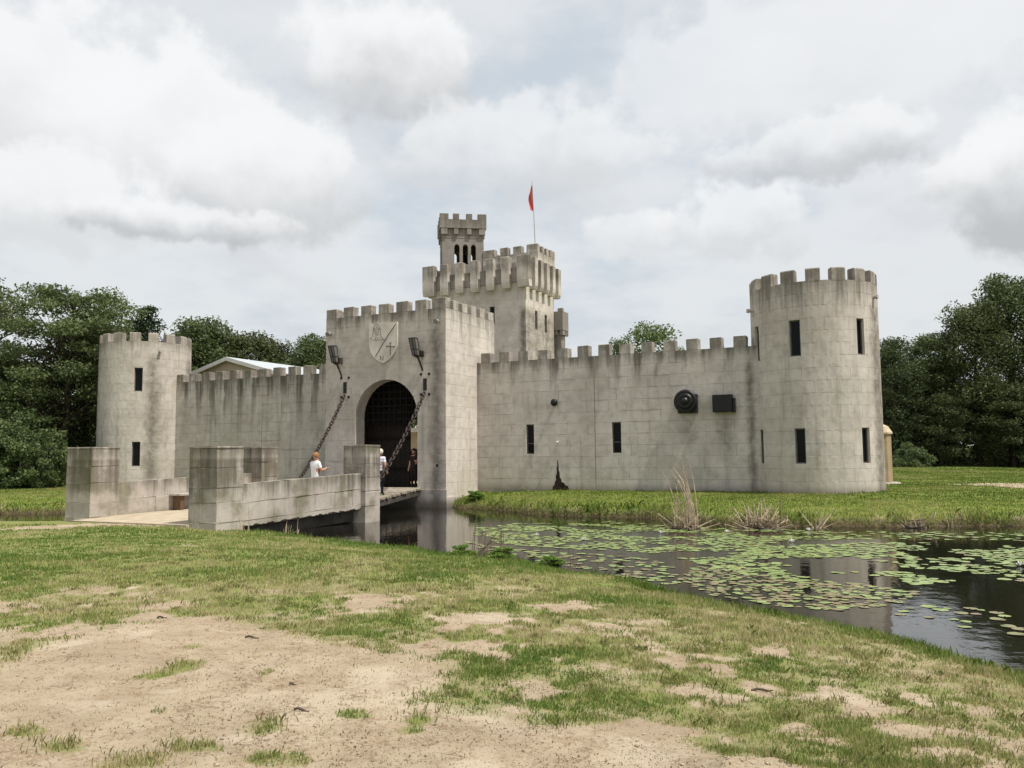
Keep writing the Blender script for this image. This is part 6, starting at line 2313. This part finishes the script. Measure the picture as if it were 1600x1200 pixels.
spec = [('dense', 2000, 0.06, 0.145, 0.05), ('brown', 340, 0.045, 0.11, 0.7), ('sparse', 130, 0.07, 0.13, 0.45), ('edge', 26, 0.06, 0.13, 0.5), ('bank', 170, 0.08, 0.14, 0.25), ('far', 420, 0.3, 0.5, 0.1)]
placed = []
grid = {}


def fits(x, y, r, ov):
    gx, gy = int(x / 0.6), int(y / 0.6)
    for i in (-1, 0, 1):
        for j in (-1, 0, 1):
            for (a, b, q) in grid.get((gx + i, gy + j), ()):
                if math.hypot(x - a, y - b) < (r + q) * ov:
                    return False
    grid.setdefault((gx, gy), []).append((x, y, r))
    return True


rr = random.Random(5)
for nm, n, r0, r1, pb in spec:
    poly = PADS[nm]
    x0, x1 = min(p[0] for p in poly), max(p[0] for p in poly)
    y0, y1 = min(p[1] for p in poly), max(p[1] for p in poly)
    cx = np.array([rr.uniform(x0, x1) for _ in range(n * 6)])
    cyy = np.array([rr.uniform(y0, y1) for _ in range(n * 6)])
    ok = inside(cx, cyy, poly)
    _, lnd, _ = terrain(cx, cyy)
    dens = fbm(cx, cyy, 0.75, 4, 8)
    ok &= (lnd < -0.15)
    if nm == 'dense':
        ok &= dens > 0.47
    k = 0
    for i in np.nonzero(ok)[0]:
        if k >= n:
            break
        r = rr.uniform(r0, r1)
        if fits(cx[i], cyy[i], r, 0.66 if nm != 'far' else 0.4):
            placed.append((cx[i], cyy[i], r, rr.random() < pb, nm))
            k += 1


def pad_mesh(seed, mat):
    rr = random.Random(seed)
    n = 18
    V = [(0, 0, 0.004)]
    for ring in (0.55, 1.0):
        for k in range(n + 1):
            t_ = 0.16 + (2 * PI - 0.32) * k / n
            q = ring * (1 + rr.uniform(-.035, .035))
            V.append((q * math.cos(t_), q * math.sin(t_), (0.0 if ring < 1 else 0.03 * rr.random() + 0.02 * math.sin(2 * t_ + seed)) + 0.004))
    Fs = []
    for k in range(n):
        Fs.append((0, 1 + k, 2 + k))
        Fs.append((1 + k, n + 2 + k, n + 3 + k, 2 + k))
    me = mesh_of('lily_pad', V, Fs, MAT[mat], None, True)
    return me


PM = {b: [pad_mesh(i + (10 if b else 0), 'pad_brown' if b else 'pad_green') for i in range(4)] for b in (False, True)}
inview = []
rest = []
for p in placed:
    fx = p[0] / p[1]
    (inview if (p[4] != 'far' and abs(fx) < 0.63 and p[1] < 26.5) else rest).append(p)
inview.sort(key=lambda p: -p[2] * p[2] / p[1] ** 3)
rest += inview[300:]
ngreen = 0
for i, (x, y, r, b, nm) in enumerate(inview[:300]):
    o = link('lily_pad', PM[b][i % 4], None, (x, y, 0.004 + rr.uniform(0, 0.006)), rr.uniform(0, 2 * PI))
    o.scale = (r, r, r)
    o.rotation_euler[0], o.rotation_euler[1] = rr.uniform(-.03, .03), rr.uniform(-.03, .03)
    tag(o, 'browning lily pad floating flat on the dark moat water' if b else 'round green lily pad floating flat on the dark moat water', 'lily pad', 'brown lily pads on the moat' if b else 'green lily pads on the moat')
V, Fs, mi = [], [], []
for (x, y, r, b, nm) in rest:
    me = PM[b][rr.randrange(4)]
    a = rr.uniform(0, 2 * PI)
    ca, sa = math.cos(a), math.sin(a)
    k0 = len(V)
    zo_ = rr.uniform(0.004, 0.01)
    V += [(x + r * (q.co.x * ca - q.co.y * sa), y + r * (q.co.x * sa + q.co.y * ca), zo_ + r * q.co.z) for q in me.vertices]
    for f in me.polygons:
        Fs.append(tuple(k0 + i for i in f.vertices))
        mi.append(1 if b else 0)
me = mesh_of('lily_pads', V, Fs, [MAT['pad_green'], MAT['pad_brown']], mi, True)
tag(link('lily_pads', me), 'far and smaller lily pads covering the moat water', 'lily pads', kind='stuff')
# flowers
for i, (x, y, lab) in enumerate(((0.74, 26.5, 'white water lily flower nearest the gatehouse reflection'), (2.09, 25.05, 'white water lily flower second from the gatehouse'), (4.73, 26.98, 'white water lily flower below the tall arching reeds'), (7.94, 24.0, 'large white water lily flower below the near tower'), (9.61, 27.37, 'white water lily flower by the bent reed stalks'), (11.25, 18.77, 'white water lily flower at the photo edge'), (6.85, 26.99, 'white water lily flower between the two straw clumps'))):
    t = thing('water_lily', lab, 'flower', (x, y, 0.01), 'world', 'white water lilies')
    BASE[t.name] = Vector((0, 0, 0))
    for k in range(10):
        a = 2 * PI * k / 10
        tl = 0.035 if k % 2 else 0.06
        c_, s2 = math.cos(a), math.sin(a)
        mb = MB()
        hgt = 0.11 if k % 2 else 0.075
        mb.add([(0.01 * c_, 0.01 * s2, 0.01), (tl * c_ - 0.024 * s2, tl * s2 + 0.024 * c_, hgt * 0.6), (tl * 1.4 * c_, tl * 1.4 * s2, hgt), (tl * c_ + 0.024 * s2, tl * s2 - 0.024 * c_, hgt * 0.6)], [(0, 1, 2, 3)])
        mb.build('petal', MAT['petal'], t, local=True)

# ------------------------------------------------------------------ survey units -> metres
done = set()
for o in bpy.data.objects:
    if o.type in ('CAMERA', 'LIGHT'):
        continue
    o.location = o.location * S
    if o.type == 'MESH' and o.data.name not in done:
        done.add(o.data.name)
        n = len(o.data.vertices)
        buf = np.empty(n * 3, np.float32)
        o.data.vertices.foreach_get('co', buf)
        o.data.vertices.foreach_set('co', buf * S)
        o.data.update()
